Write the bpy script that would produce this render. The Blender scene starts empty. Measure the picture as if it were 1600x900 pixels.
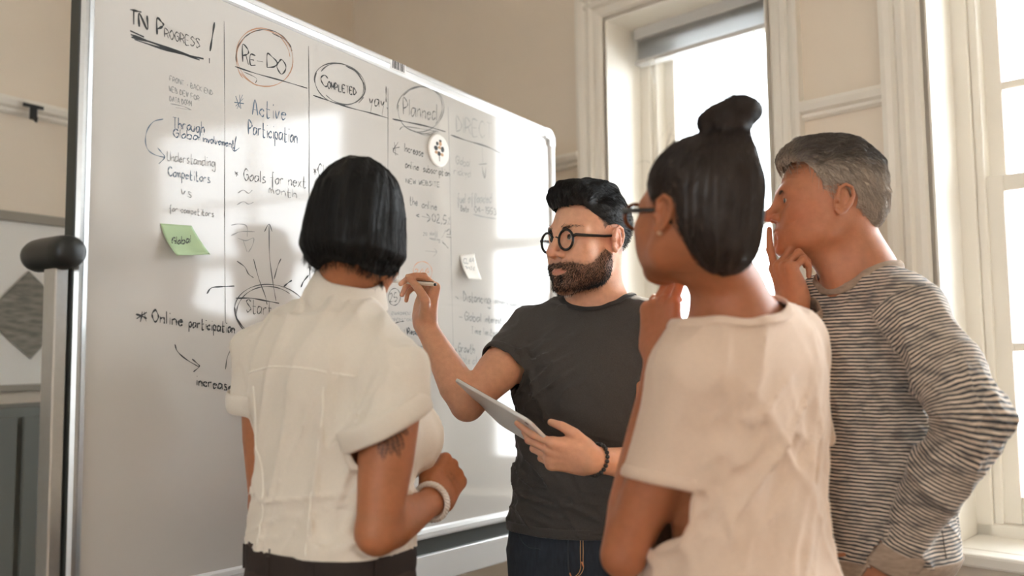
import bpy, bmesh, math, random
import numpy as np
from mathutils import Vector, Matrix
SC = bpy.context.scene
COL = SC.collection
# ---------------------------------------------------------------- camera
FPX = 1350.0
CAM = np.array([0, 0, 1.33])
_p, _r = math.atan(105 / FPX), math.radians(.7)
FW = np.array([0, math.cos(_p), math.sin(_p)])
_u0 = np.array([0, -math.sin(_p), math.cos(_p)])
RT = math.cos(_r) * np.array([1., 0, 0]) - math.sin(_r) * _u0
UP = math.cos(_r) * _u0 + math.sin(_r) * np.array([1., 0, 0])
cam = bpy.data.cameras.new('camera')
camo = bpy.data.objects.new('camera', cam)
COL.objects.link(camo)
M = Matrix.Identity(4)
for i in range(3):
    M[i][0], M[i][1], M[i][2], M[i][3] = RT[i], UP[i], -FW[i], CAM[i]
camo.matrix_world = M
cam.sensor_width = 36
cam.lens = 36 * FPX / 1600
cam.clip_start = .05
cam.dof.use_dof = True
cam.dof.focus_distance = 1.98
cam.dof.aperture_fstop = 1.7
SC.camera = camo
# ---------------------------------------------------------------- view, sky, daylight
vs = SC.view_settings
vs.view_transform = 'Standard'
try: vs.look = 'None'
except Exception: pass
vs.exposure = -0.2
vs.gamma = 1
vs.use_curve_mapping = False
SKY = 17
wd = bpy.data.worlds.new('sky')
SC.world = wd
wd.use_nodes = True
wd.node_tree.nodes['Background'].inputs[0].default_value = (.88, .95, 1.0, 1)
wd.node_tree.nodes['Background'].inputs[1].default_value = SKY

def area(name, loc, direction, sx, sy, power, col):
    l = bpy.data.lights.new(name, 'AREA')
    l.shape = 'RECTANGLE'; l.size = sx; l.size_y = sy; l.energy = power; l.color = col
    o = bpy.data.objects.new(name, l); COL.objects.link(o)
    o.location = loc
    o.rotation_euler = Vector(direction).to_track_quat('-Z', 'Y').to_euler()
    return o
# added soft fill lights out of view, behind the camera and to its right
area('rear_fill_light', (.6, -2.6, 2.0), (-.1, 1, -.12), 3.2, 2.0, 24, (1, .87, .76))
area('side_fill_light', (4.4, -.6, 1.9), (-.9, .25, -.1), 1.6, 2.0, 24, (1, .89, .79))
SUN = bpy.data.lights.new('sun', 'SUN')
SUN.energy = 13.0; SUN.angle = math.radians(3); SUN.color = (1, .87, .7)
suno = bpy.data.objects.new('sun', SUN); COL.objects.link(suno)
suno.rotation_euler = Vector((-.25, -.85, -.47)).to_track_quat('-Z', 'Y').to_euler()

def at(u, v, z):
    """a world point seen at photo pixel (u, v), z metres along the view axis"""
    return CAM + z * (FW + RT * ((u - 800) / FPX) - UP * ((v - 450) / FPX))

def on_plane(u, v, P0, n):
    d = FW + RT * ((u - 800) / FPX) - UP * ((v - 450) / FPX)
    return CAM + d * (np.dot(np.asarray(P0) - CAM, n) / np.dot(d, n))
# ---------------------------------------------------------------- materials
def srgb(r, g, b):
    f = lambda c: (c / 255 / 12.92) if c <= 10 else ((c / 255 + .055) / 1.055) ** 2.4
    return (f(r), f(g), f(b), 1)

MATS = {}
def mat(name, col, rough=.5, metal=0, spec=.5, noise=0, nscale=20, bump=0, bscale=200, sss=0, sssr=(1, .35, .2), sheen=0, coat=0, stretch=None, attr=None):
    if name in MATS: return MATS[name]
    m = bpy.data.materials.new(name); m.use_nodes = True
    nt = m.node_tree; b = nt.nodes['Principled BSDF']
    b.inputs['Base Color'].default_value = col
    b.inputs['Roughness'].default_value = rough
    b.inputs['Metallic'].default_value = metal
    b.inputs['Specular IOR Level'].default_value = spec
    if sss:
        b.inputs['Subsurface Weight'].default_value = sss
        b.inputs['Subsurface Radius'].default_value = sssr
        b.inputs['Subsurface Scale'].default_value = .006
    if sheen:
        b.inputs['Sheen Weight'].default_value = sheen
        b.inputs['Sheen Roughness'].default_value = .4
    if coat: b.inputs['Coat Weight'].default_value = coat
    tc = nt.nodes.new('ShaderNodeTexCoord')
    mp = nt.nodes.new('ShaderNodeMapping'); nt.links.new(tc.outputs['Object'], mp.inputs[0])
    if stretch: mp.inputs['Scale'].default_value = stretch
    src = None
    if attr:
        a = nt.nodes.new('ShaderNodeAttribute'); a.attribute_name = attr
        src = a.outputs['Color']
        nt.links.new(src, b.inputs['Base Color'])
    if noise:
        n = nt.nodes.new('ShaderNodeTexNoise'); n.inputs['Scale'].default_value = nscale; n.inputs['Detail'].default_value = 5
        nt.links.new(mp.outputs[0], n.inputs['Vector'])
        r = nt.nodes.new('ShaderNodeMapRange')
        r.inputs['From Min'].default_value = .25; r.inputs['From Max'].default_value = .75
        r.inputs['To Min'].default_value = 1 - noise; r.inputs['To Max'].default_value = 1 + noise
        nt.links.new(n.outputs[0], r.inputs[0])
        mx = nt.nodes.new('ShaderNodeVectorMath'); mx.operation = 'SCALE'
        if src: nt.links.new(src, mx.inputs[0])
        else: mx.inputs[0].default_value = col[:3]
        nt.links.new(r.outputs[0], mx.inputs['Scale'])
        nt.links.new(mx.outputs[0], b.inputs['Base Color'])
    if bump:
        n = nt.nodes.new('ShaderNodeTexNoise'); n.inputs['Scale'].default_value = bscale; n.inputs['Detail'].default_value = 4
        nt.links.new(mp.outputs[0], n.inputs['Vector'])
        bp = nt.nodes.new('ShaderNodeBump'); bp.inputs['Strength'].default_value = bump; bp.inputs['Distance'].default_value = .002
        nt.links.new(n.outputs[0], bp.inputs['Height']); nt.links.new(bp.outputs[0], b.inputs['Normal'])
    MATS[name] = m
    return m

# ---------------------------------------------------------------- mesh helpers
def tag(o, label=None, cat=None, group=None, kind=None):
    if label: o['label'] = label
    if cat: o['category'] = cat
    if group: o['group'] = group
    if kind: o['kind'] = kind
    return o

def mesh_obj(name, V, Fc, m, parent=None, smooth=False, attrs=None):
    V = np.asarray(V, np.float32).reshape(-1, 3)
    me = bpy.data.meshes.new(name)
    if isinstance(Fc, np.ndarray):
        n, k = Fc.shape
        me.vertices.add(len(V)); me.vertices.foreach_set('co', V.ravel())
        me.loops.add(n * k); me.loops.foreach_set('vertex_index', Fc.astype(np.int32).ravel())
        me.polygons.add(n); me.polygons.foreach_set('loop_start', np.arange(0, n * k, k, dtype=np.int32))
        me.update(calc_edges=True)
    else:
        me.from_pydata([tuple(map(float, v)) for v in V], [], Fc)
    if smooth: me.polygons.foreach_set('use_smooth', np.ones(len(me.polygons), bool))
    for an, av in (attrs or {}).items():
        av = np.asarray(av, np.float32)
        if av.ndim == 2:
            a = me.attributes.new(an, 'FLOAT_COLOR', 'POINT')
            if av.shape[1] == 3: av = np.concatenate([av, np.ones((len(av), 1), np.float32)], 1)
            a.data.foreach_set('color', av.ravel())
        else:
            a = me.attributes.new(an, 'FLOAT', 'POINT'); a.data.foreach_set('value', av)
    if m: me.materials.append(m)
    o = bpy.data.objects.new(name, me); COL.objects.link(o)
    if parent: o.parent = parent
    return o

def empty(name, loc=(0, 0, 0)):
    o = bpy.data.objects.new(name, None); COL.objects.link(o)
    o.location = loc; o.empty_display_size = .05
    return o

class MB:
    """collects boxes, prisms and tubes into one mesh; frame = (origin, ex, ey, ez)"""
    def __init__(s, frame=None):
        s.V, s.F = [], []
        s.fr = frame or (np.zeros(3), np.array([1., 0, 0]), np.array([0, 1., 0]), np.array([0, 0, 1.]))
    def w(s, p):
        o, x, y, z = s.fr
        return o + x * p[0] + y * p[1] + z * p[2]
    def box(s, a, b, bev=0):
        x0, y0, z0 = a; x1, y1, z1 = b
        n = len(s.V)
        for x, y, z in [(x0, y0, z0), (x1, y0, z0), (x1, y1, z0), (x0, y1, z0), (x0, y0, z1), (x1, y0, z1), (x1, y1, z1), (x0, y1, z1)]:
            s.V.append(s.w((x, y, z)))
        s.F += [tuple(n + i for i in f) for f in [(0, 3, 2, 1), (4, 5, 6, 7), (0, 1, 5, 4), (1, 2, 6, 5), (2, 3, 7, 6), (3, 0, 4, 7)]]
        return s
    def sweep(s, prof, p0, p1, ax):
        """profile of (depth, up) extruded from p0 to p1 along local axis; ax = (depth axis idx, up axis idx)"""
        n = len(s.V); k = len(prof)
        for P in (p0, p1):
            for d, u in prof:
                q = list(P); q[ax[0]] += d; q[ax[1]] += u
                s.V.append(s.w(q))
        for i in range(k):
            j = (i + 1) % k
            s.F.append((n + i, n + j, n + k + j, n + k + i))
        s.F.append(tuple(n + i for i in range(k))[::-1]); s.F.append(tuple(n + k + i for i in range(k)))
        return s
    def tube(s, pts, rad, k=12, caps=True):
        pts = [np.asarray(s.w(p), float) for p in pts]
        n0 = len(s.V)
        rad = rad if hasattr(rad, '__len__') else [rad] * len(pts)
        ref = None
        for i, P in enumerate(pts):
            t = pts[min(i + 1, len(pts) - 1)] - pts[max(i - 1, 0)]
            t /= np.linalg.norm(t) + 1e-12
            if ref is None:
                ref = np.array([0, 0, 1.]) if abs(t[2]) < .9 else np.array([1., 0, 0])
            a = ref - t * np.dot(ref, t); a /= np.linalg.norm(a) + 1e-12
            b = np.cross(t, a); ref = a
            for j in range(k):
                q = 2 * math.pi * j / k
                s.V.append(P + rad[i] * (a * math.cos(q) + b * math.sin(q)))
        for i in range(len(pts) - 1):
            for j in range(k):
                A = n0 + i * k + j; B = n0 + i * k + (j + 1) % k
                s.F.append((A, B, B + k, A + k))
        if caps:
            s.F.append(tuple(n0 + j for j in range(k))[::-1])
            s.F.append(tuple(n0 + (len(pts) - 1) * k + j for j in range(k)))
        return s
    def build(s, name, m, parent=None, bevel=0, smooth=False, seg=2):
        o = mesh_obj(name, s.V, s.F, m, parent, smooth)
        bm = bmesh.new(); bm.from_mesh(o.data); bmesh.ops.recalc_face_normals(bm, faces=bm.faces); bm.to_mesh(o.data); bm.free()
        if bevel:
            md = o.modifiers.new('bevel', 'BEVEL'); md.width = bevel; md.segments = seg; md.limit_method = 'ANGLE'
            if smooth: pass
        return o
# ---------------------------------------------------------------- the room
wall_paint = mat('wall_paint', srgb(231, 218, 200), .85, noise=.03, nscale=3, bump=.15, bscale=60)
white_paint = mat('white_gloss_paint', srgb(236, 230, 218), .45, noise=.02, nscale=5, bump=.03, bscale=40)
floor_mat = mat('floor_boards', srgb(120, 92, 70), .45, noise=.25, nscale=6, stretch=(1, 12, 1), bump=.2, bscale=20)
ceil_mat = mat('ceiling_paint', srgb(232, 226, 214), .9, noise=.02, nscale=2)
frame_paint = mat('window_frame_paint', srgb(238, 232, 220), .4, noise=.02, nscale=6)

W0 = np.array([-.8103, 4.3823, 0.])
_a = math.radians(46.4)
WT = np.array([math.sin(_a), -math.cos(_a), 0]); WN = np.array([math.cos(_a), math.sin(_a), 0]); ZZ = np.array([0, 0, 1.])
WF = (W0, WT, WN, ZZ)              # frame of the window wall: along, outward, up
_l = math.radians(34)
LT = np.array([-math.sin(_l), -math.cos(_l), 0]); LN = np.array([-math.cos(_l), math.sin(_l), 0])
LF = (W0, LT, LN, ZZ)              # frame of the left wall: towards the viewer, outward, up
CEIL = 3.5
# windows: (t0, t1, z0, z1); the last, out of view, is added for front fill
WINS = [(1.632, 2.30, .78, 2.62), (2.795, 4.35, .78, 2.64), (4.95, 6.4, .78, 2.64)]
TH = .34
wallw = MB(WF)
ts = [-.05]
for a, b, c, d in WINS:
    wallw.box((ts[-1], 0, 0), (a, TH, CEIL)); wallw.box((a, 0, 0), (b, TH, c)); wallw.box((a, 0, d), (b, TH, CEIL)); ts.append(b)
wallw.box((ts[-1], 0, 0), (7.2, TH, CEIL))
tag(wallw.build('wall_back', wall_paint), kind='structure')
tag(MB(LF).box((-.05, 0, 0), (9, .2, CEIL)).build('wall_left', wall_paint), kind='structure')
R0 = W0 + WT * 7.2
RF = (R0, LT, -LN, ZZ)
tag(MB(RF).box((-.1, 0, 0), (9, .2, CEIL)).build('wall_right', wall_paint), kind='structure')
# unseen rear wall, with a tall opening invented to let in fill light
B0 = W0 + LT * 7.6
bt = WT; bn = LT
BF = (B0, WT, LT, ZZ)
rear = MB(BF)
x = -.3
for a, b in ((3.1, 4.4),):
    rear.box((x, 0, 0), (a, .2, CEIL)); rear.box((a, 0, 0), (b, .2, .8)); rear.box((a, 0, 2.7), (b, .2, CEIL)); x = b
rear.box((x, 0, 0), (8.2, .2, CEIL))
tag(rear.build('wall_rear', wall_paint), kind='structure')
fl = MB((W0, WT, LT, ZZ))
tag(fl.box((-.4, -.8, -.1), (8.0, 8.2, 0)).build('floor', floor_mat), kind='structure')
tag(MB((W0, WT, LT, ZZ)).box((-.4, -.8, CEIL), (8.0, 8.2, CEIL + .1)).build('ceiling', ceil_mat), kind='structure')

# moulded architraves, picture rails, sills
ARCH = [(0, 0), (0, .012), (-.010, .020), (-.014, .034), (-.014, .050), (-.026, .058), (-.026, .074), (-.018, .082), (-.030, .092), (-.036, .106), (-.036, .120), (0, .120)]
def casing(n, t, z0, z1, side):
    """vertical architrave beside an opening edge at t; side -1 runs to smaller t"""
    pr = [(d, side * q) for d, q in ARCH]
    tag(MB(WF).sweep(pr, (t, 0, z0), (t, 0, z1), (1, 0)).build('trim_%d' % n, white_paint), kind='structure')
def head(n, t0, t1, z):
    tag(MB(WF).sweep(ARCH, (t0, 0, z), (t1, 0, z), (1, 2)).build('trim_%d' % n, white_paint), kind='structure')
n = 1
for a, b, c, d in WINS:
    casing(n, a, 0.1 if a > 2 else .1, d + .12, -1); n += 1
    casing(n, b, .1, d + .12, 1); n += 1
    head(n, a - .12, b + .12, d); n += 1
RAIL = [(0, 0), (-.012, 0), (-.02, .008), (-.02, .018), (-.034, .026), (-.042, .045), (-.04, .056), (-.02, .062), (0, .062)]
for t0, t1 in ((0, WINS[0][0] - .12), (WINS[0][1] + .12, WINS[1][0] - .12), (WINS[1][1] + .12, WINS[2][0] - .12)):
    tag(MB(WF).sweep(RAIL, (t0, 0, 2.062), (t1, 0, 2.062), (1, 2)).build('trim_%d' % n, white_paint), kind='structure'); n += 1
SKIRT = [(0, 0), (-.022, 0), (-.022, .13), (-.014, .15), (-.008, .17), (0, .17)]
tag(MB(WF).sweep(SKIRT, (0, 0, 0), (7.2, 0, 0), (1, 2)).build('baseboard_back', white_paint), kind='structure')
tag(MB(LF).sweep(SKIRT, (0, 0, 0), (8, 0, 0), (1, 2)).build('baseboard_left', white_paint), kind='structure')
tag(MB(LF).sweep(RAIL, (0, 0, 2.195), (5, 0, 2.195), (1, 2)).build('trim_%d' % n, white_paint), kind='structure')

# sash windows
glass = bpy.data.materials.new('window_glass'); glass.use_nodes = True
nt = glass.node_tree; nt.nodes.clear()
ou = nt.nodes.new('ShaderNodeOutputMaterial'); mx = nt.nodes.new('ShaderNodeMixShader'); tr = nt.nodes.new('ShaderNodeBsdfTransparent'); gl = nt.nodes.new('ShaderNodeBsdfGlossy'); fr = nt.nodes.new('ShaderNodeFresnel')
gl.inputs['Roughness'].default_value = .02; fr.inputs[0].default_value = 1.3
nt.links.new(fr.outputs[0], mx.inputs[0]); nt.links.new(tr.outputs[0], mx.inputs[1]); nt.links.new(gl.outputs[0], mx.inputs[2]); nt.links.new(mx.outputs[0], ou.inputs[0])
def window(k, a, b, c, d, cols):
    w = empty('window_%d' % k, W0 + WT * (a + b) / 2 + ZZ * c); tag(w, kind='structure')
    o = np.array(w.location)
    fr = (W0 - o, WT, WN, ZZ)
    m = MB(fr)                      # box frame with stepped stops
    y0 = .22
    m.box((a, y0, c), (a + .05, TH, d)); m.box((b - .05, y0, c), (b, TH, d)); m.box((a, y0, d - .05), (b, TH, d)); m.box((a, y0, c), (b, TH, c + .04))
    m.box((a + .05, y0 + .015, c), (a + .075, TH, d - .05)); m.box((b - .075, y0 + .015, c), (b - .05, TH, d - .05))
    m.build('window_frame', frame_paint, w, bevel=.004)
    for x0, x1 in ((a, a + .006), (b - .006, b)):
        MB(fr).box((x0, 0, c + .006), (x1, y0, d)).build('reveal_lining', white_paint, w)
    MB(fr).box((a + .006, 0, d - .006), (b - .006, y0, d)).build('head_lining', white_paint, w)
    zm = c + (d - c) * .56
    for nm, z0, z1, yy in (('lower_sash', c + .04, zm + .03, .25), ('upper_sash', zm - .02, d - .05, .29)):
        s = MB(fr); A, B = a + .07, b - .07
        s.box((A, yy, z0), (A + .05, yy + .035, z1)); s.box((B - .05, yy, z0), (B, yy + .035, z1))
        s.box((A + .05, yy, z1 - .05), (B - .05, yy + .035, z1)); s.box((A + .05, yy, z0), (B - .05, yy + .035, z0 + (.08 if nm[0] == 'l' else .05)))
        for i in range(1, cols):
            x = A + (B - A) * i / cols
            s.box((x - .013, yy + .004, z0 + .04), (x + .013, yy + .031, z1 - .04))
        if cols > 1:
            zz = z0 + (z1 - z0) * (.5 if nm[0] == 'l' else .42)
            s.box((A + .05, yy + .005, zz - .013), (B - .05, yy + .03, zz + .013))
        so = s.build(nm, frame_paint, w, bevel=.004)
        g = MB(fr).box((A + .045, yy + .015, z0 + .04), (B - .045, yy + .019, z1 - .04)).build('pane', glass, so)
    for x0, x1 in ((a + .072, a + .118), (b - .118, b - .072)):
        MB(fr).sweep([(0, 0), (.034, 0), (.034, -.018), (.028, -.030), (.018, -.040), (.012, -.058), (0, -.064)], (x0, .252, zm - .02), (x1, .252, zm - .02), (1, 2)).build('sash_horn', frame_paint, so, bevel=.002)
    sl = MB(fr)
    sl.box((a + .001, 0, c - .03), (b - .001, .23, c + .006)); sl.box((a - .15, -.07, c - .03), (b + .15, 0, c + .006))
    sl.build('window_sill', white_paint, w, bevel=.008)
    # moulded plinth block on the sash meeting rail (lower sash horn)
    return w
for k, (a, b, c, d) in enumerate(WINS):
    window(k + 1, a, b, c, d, 1 if k == 0 else 2)
# jamb pulley-stile beads inside the reveals
# roller blind in window 1
BL = WINS[0]
bl = empty('venetian_blind', W0 + WT * (BL[0] + BL[1]) / 2 + ZZ * (BL[3] - .1) + WN * .17)
tag(bl, 'raised slatted venetian blind with hanging cords at top of narrow window', 'blind')
fr = (W0 - np.array(bl.location), WT, WN, ZZ)
slatm = mat('blind_slat', srgb(196, 194, 190), .5)
MB(fr).box((BL[0] + .03, .15, BL[3] - .05), (BL[1] - .01, .20, BL[3] - .003)).build('head_rail', slatm, bl, bevel=.003)
for i in range(9):
    z = BL[3] - .058 - i * .0085
    sl = MB(fr); sl.sweep([(0, 0), (.024, .003), (.048, 0), (.048, .0015), (.024, .0045), (0, .0015)], (BL[0] + .035, .15, z), (BL[1] - .015, .15, z), (1, 2))
    sl.build('slat', slatm, bl)
MB(fr).box((BL[0] + .033, .148, BL[3] - .152), (BL[1] - .013, .2, BL[3] - .134)).build('bottom_rail', slatm, bl, bevel=.003)
cordm = mat('blind_cord', srgb(240, 238, 230), .7)
for tt in (BL[1] - .12, BL[1] - .085):
    MB(fr).tube([(tt, .145, BL[3] - .15), (tt, .145, BL[3] - .32)], .0025, 6).build('cord', cordm, bl)
for i, tt in enumerate((BL[0] + .12, )):
    cl = MB(fr)
    pts = [(tt + .012 * math.sin(q * 1.7 + i), .14, BL[3] - .2 + .05 * math.cos(q * 2.3)) for q in np.linspace(0, 6, 26)]
    cl.tube(pts, .0025, 6).build('cord', cordm, bl)

# ---------------------------------------------------------------- on the left wall
steel = mat('brushed_steel', srgb(150, 148, 142), .35, 1, noise=.05, nscale=80)
grey_plastic = mat('grey_frame', srgb(150, 143, 130), .5)
black_plastic = mat('black_plastic', srgb(30, 34, 34), .4, noise=.1, nscale=60)
pin_white = mat('board_white', srgb(226, 222, 214), .35)
lw = lambda u, v, off=0: on_plane(u, v, W0 - LN * off, LN)
def lcoord(u, v):
    P = lw(u, v) - W0
    return P @ LT, P[2]
s1, z1 = lcoord(106, 346); s0, z0 = lcoord(0, 337); _, zb = lcoord(50, 606)
pb = empty('wall_whiteboard', W0 + LT * 2.0 + ZZ * zb)
tag(pb, 'plain white wall board with grey frame behind the mobile board stand', 'whiteboard')
fr = (W0 - np.array(pb.location), LT, LN, ZZ)
zt = (z1 + z0) / 2
MB(fr).box((.9, -.015, zb + .012), (3.3, 0, zt - .02)).build('panel', pin_white, pb)
MB(fr).box((.88, -.03, zt - .022), (3.3, 0, zt + .012)).build('top_rail', grey_plastic, pb, bevel=.003)
MB(fr).box((.88, -.03, zb - .01), (3.3, 0, zb + .014)).build('bottom_rail', grey_plastic, pb, bevel=.003)
MB(fr).box((.88, -.03, zb), (.905, 0, zt)).build('side_rail', grey_plastic, pb, bevel=.003)
# grey speckled square stuck on cornerwise
Pm = lw(46, 492, .02)
photo = mat('stone_print', srgb(128, 124, 114), .7, noise=.5, nscale=18, stretch=(1, 1, 4))
h = .155
fr = (Pm, LT, LN, ZZ)
dm = MB(fr)
for yy in (-.003, 0):
    for a in (0, 1, 2, 3):
        q = math.radians(90 * a - 3)
        dm.V.append(dm.w((h * math.cos(q), yy, h * math.sin(q))))
dm.F += [(0, 1, 2, 3), (7, 6, 5, 4)] + [(i, 4 + i, 4 + (i + 1) % 4, (i + 1) % 4) for i in range(4)]
tag(dm.build('stone_print', photo), 'dark grey stone-textured square sheet stuck cornerwise on wall board', 'picture')
# black hook on the rail
Ph = lw(52, 174, .05)
hk = MB((Ph, LT, LN, ZZ))
hk.box((-.035, -.004, .012), (.035, .004, .024)); hk.box((-.012, -.006, -.03), (.012, .003, .014)); hk.tube([(0, -.004, -.028), (0, -.022, -.04), (0, -.026, -.025)], .005, 8)
tag(hk.build('rail_hook', black_plastic, bevel=.002), 'small black hook clipped on the pale wall rail', 'hook')
# grey cabinet under the wall board
cabm = mat('cabinet_grey', srgb(112, 116, 112), .5, noise=.05, nscale=4)
cb = empty('cabinet', W0 + LT * 2.1 - LN * .12)
tag(cb, 'grey low cabinet standing against wall under the white wall board', 'cabinet')
fr = (W0 - np.array(cb.location), LT, LN, ZZ)
MB(fr).box((1.0, -.28, .05), (3.3, -.03, zb - .05)).build('body', cabm, cb, bevel=.004)
for a in (1.02, 1.78, 2.54):
    d = MB(fr).box((a, -.298, .08), (a + .74, -.281, zb - .08)).build('door', cabm, cb, bevel=.004)
    MB(fr).box((a + .66, -.312, .5), (a + .68, -.299, .64)).build('handle', steel, d, bevel=.003)
MB(fr).box((1.02, -.26, 0), (3.28, -.05, .05)).build('plinth', black_plastic, cb)
# ---------------------------------------------------------------- mobile whiteboard
_t = math.radians(34.2)
BD = np.array([math.sin(_t), math.cos(_t), 0]); BN = np.array([math.cos(_t), -math.sin(_t), 0])   # along the board, out of its face
BO = np.array([.1498, 3.0, 0])     # right end of the board (s = 0), the left end is s = -1.70
BO = at(868, 500, 3.0); BO[2] = 0
glossy_white = mat('gloss_white_enamel', srgb(196, 192, 186), .085, spec=.5)
glossy_white.node_tree.nodes['Principled BSDF'].inputs['IOR'].default_value = 1.45
alu = mat('satin_aluminium', srgb(196, 198, 198), .32, .85, noise=.03, nscale=90)
alu_white = mat('white_aluminium', srgb(225, 226, 226), .3, .25)
dark_edge = mat('dark_edge', srgb(52, 56, 54), .5)
WBO = BO - BD * .86
wb = empty('whiteboard', WBO)
tag(wb, 'large wheeled glossy whiteboard covered in handwritten columns and doodles', 'whiteboard')
BF0 = (BO - WBO, BD, BN, ZZ)       # local frame of the board (s, out, z)
def zb_top(s): return 2.117 - .0245 * s
def zb_bot(s): return .8345 - .0375 * s
L = 1.708; FRW = .034
def quad(mb, s0, s1, za, zb, n0, n1):
    """slab between two s values whose lower and upper edges are functions of s"""
    n = len(mb.V)
    for nn in (n0, n1):
        for s, z in ((s0, za(s0)), (s1, za(s1)), (s1, zb(s1)), (s0, zb(s0))):
            mb.V.append(mb.w((s, nn, z)))
    mb.F += [tuple(n + i for i in f) for f in [(3, 2, 1, 0), (4, 5, 6, 7), (0, 1, 5, 4), (1, 2, 6, 5), (2, 3, 7, 6), (3, 0, 4, 7)]]
quad(q := MB(BF0), -L + .01, -.01, lambda s: zb_bot(s) - .01, lambda s: zb_top(s) - .01, -.014, 0); q.build('panel', glossy_white, wb)
# frame: top and bottom rails, two uprights, rounded corner caps
def rail_prof(w):
    return [(-.02, 0), (-.02, w), (.004, w), (.010, w - .006), (.010, w * .55), (.0075, w * .5), (.010, w * .45), (.008, .004), (.003, 0)]
def rail(name, zf, up, s0, s1, m, w=FRW):
    r = MB(BF0); pr = rail_prof(w); k = len(pr)
    for s in (s0, s1):
        for d, u in pr: r.V.append(r.w((s, d, zf(s) + (u if up > 0 else -u))))
    for i in range(k):
        j = (i + 1) % k; r.F.append((i, j, k + j, k + i))
    r.F += [tuple(range(k)), tuple(range(k, 2 * k))]
    return r.build(name, m, wb)
rail('top_rail', lambda s: zb_top(s) - FRW, 1, -L + .02, -.03, alu_white)
rail('bottom_rail', lambda s: zb_bot(s), -1, -L + .02, -.03, alu_white, .03)
for nm, s, sg, m in (('left_rail', -L, 1, alu), ('right_rail', 0, -1, alu_white)):
    r = MB(BF0); pr = rail_prof(.027); k = len(pr)
    z0, z1 = zb_bot(s) - .005, zb_top(s) - .035
    for z in (z0, z1):
        for d, u in pr: r.V.append(r.w((s + sg * (.027 - u), d, z)))
    for i in range(k):
        j = (i + 1) % k; r.F.append((i, j, k + j, k + i))
    r.F += [tuple(range(k)), tuple(range(k, 2 * k))]
    r.build(nm, m, wb)
quad(q := MB(BF0), -L - .003, -L, lambda s: zb_bot(s) - .02, lambda s: zb_top(s) - .01, -.026, .004); q.build('edge_strip', dark_edge, wb)
def cap(s, z, sx, sz):
    c = MB(BF0); n = 10; R = .04
    pts = [(0, 0)] + [(R - R * math.cos(q), -R + R * math.sin(q)) for q in np.linspace(0, math.pi / 2, n)] + [(R + .02, 0), (R + .02, -.036), (R, -.036), (.034, -R), (.034, -R - .02), (0, -R - .02)]
    pts = [(R - R * math.cos(q), -R + R * math.sin(q)) for q in np.linspace(0, math.pi / 2, n)] + [(R + .02, 0), (R + .02, -.036), (R, -.036), (.034, -R), (.034, -R - .02), (0, -R - .02)]
    k = len(pts)
    for d in (-.021, .0112):
        for x, y in pts: c.V.append(c.w((s + sx * x, d, z + sz * y)))
    for i in range(k): c.F.append((i, (i + 1) % k, k + (i + 1) % k, k + i))
    c.F += [tuple(range(k)), tuple(range(k, 2 * k))]
    c.build('corner_cap', alu_white, wb, bevel=.003)
cap(0, zb_top(0), -1, 1); cap(0, zb_bot(0) - .03, -1, -1); cap(-L, zb_top(-L), 1, 1); cap(-L, zb_bot(-L) - .03, 1, -1)
# stand: two posts, cross bar, pivots, feet on castors
for s, nm in ((-L - .0195, 'a'), (.03, 'b')):
    pz = 1.527
    MB(BF0).box((s - .0125, -.042, .1), (s + .0125, -.0, pz)).build('post', alu if nm == 'a' else alu_white, wb, bevel=.003)
    pv = MB(BF0)
    pts = [(s, y, pz + .0) for y in (-.105, -.10, -.085, -.06, .0, .02, .034, .04)]
    pv.tube(pts, [.019, .027, .031, .032, .032, .031, .026, .016], 24)
    pv.build('pivot_knob', black_plastic, wb, bevel=0, smooth=True)
    MB(BF0).box((s - .02, -.32, .07), (s + .02, .27, .11)).build('foot', alu, wb, bevel=.004)
    for y in (-.29, .24):
        w = MB(BF0); w.tube([(s - .012, y, .034), (s + .012, y, .034)], .034, 16); w.box((s - .018, y - .012, .05), (s + .018, y + .012, .072))
        w.build('castor', black_plastic, wb)
zc = lambda s: .735 - .055 * s
cb_ = MB(BF0); quad(cb_, -L - .02, .02, lambda s: zb_bot(s) - .155, lambda s: zb_bot(s) - .075, -.03, .0); cb_.build('cross_bar', alu_white, wb, bevel=.003)
quad(q := MB(BF0), -L + .05, -.05, lambda s: zb_bot(s) - .074, lambda s: zb_bot(s) - .031, -.03, -.012); q.build('shadow_gap_channel', dark_edge, wb)
# barcode sticker on the top rail
def bpt(u, v, off=.0):
    """board coordinates (s, z) of a photo pixel"""
    P = on_plane(u, v, BO + BN * off, BN) - BO
    return P @ BD, P[2]
ink = mat('black_marker_ink', srgb(34, 36, 36), .5)
st = MB(BF0); s_, z_ = bpt(622, 97, .011)
for i, (dx, w) in enumerate(((0, .004), (.007, .006), (.0155, .003), (.021, .005), (.03, .003), (.036, .006), (.045, .003))):
    x = s_ - .022 + dx
    z = zb_top(x) - .013
    st.box((x, .0102, z - .012), (x + w, .0106, z + .010))
lab = MB(BF0).box((s_ - .03, .0098, zb_top(s_) - .029), (s_ + .032, .0102, zb_top(s_) - .003)).build('barcode_label', mat('label_white', srgb(240, 240, 238), .5), wb)
st.build('barcode', ink, lab)

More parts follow.
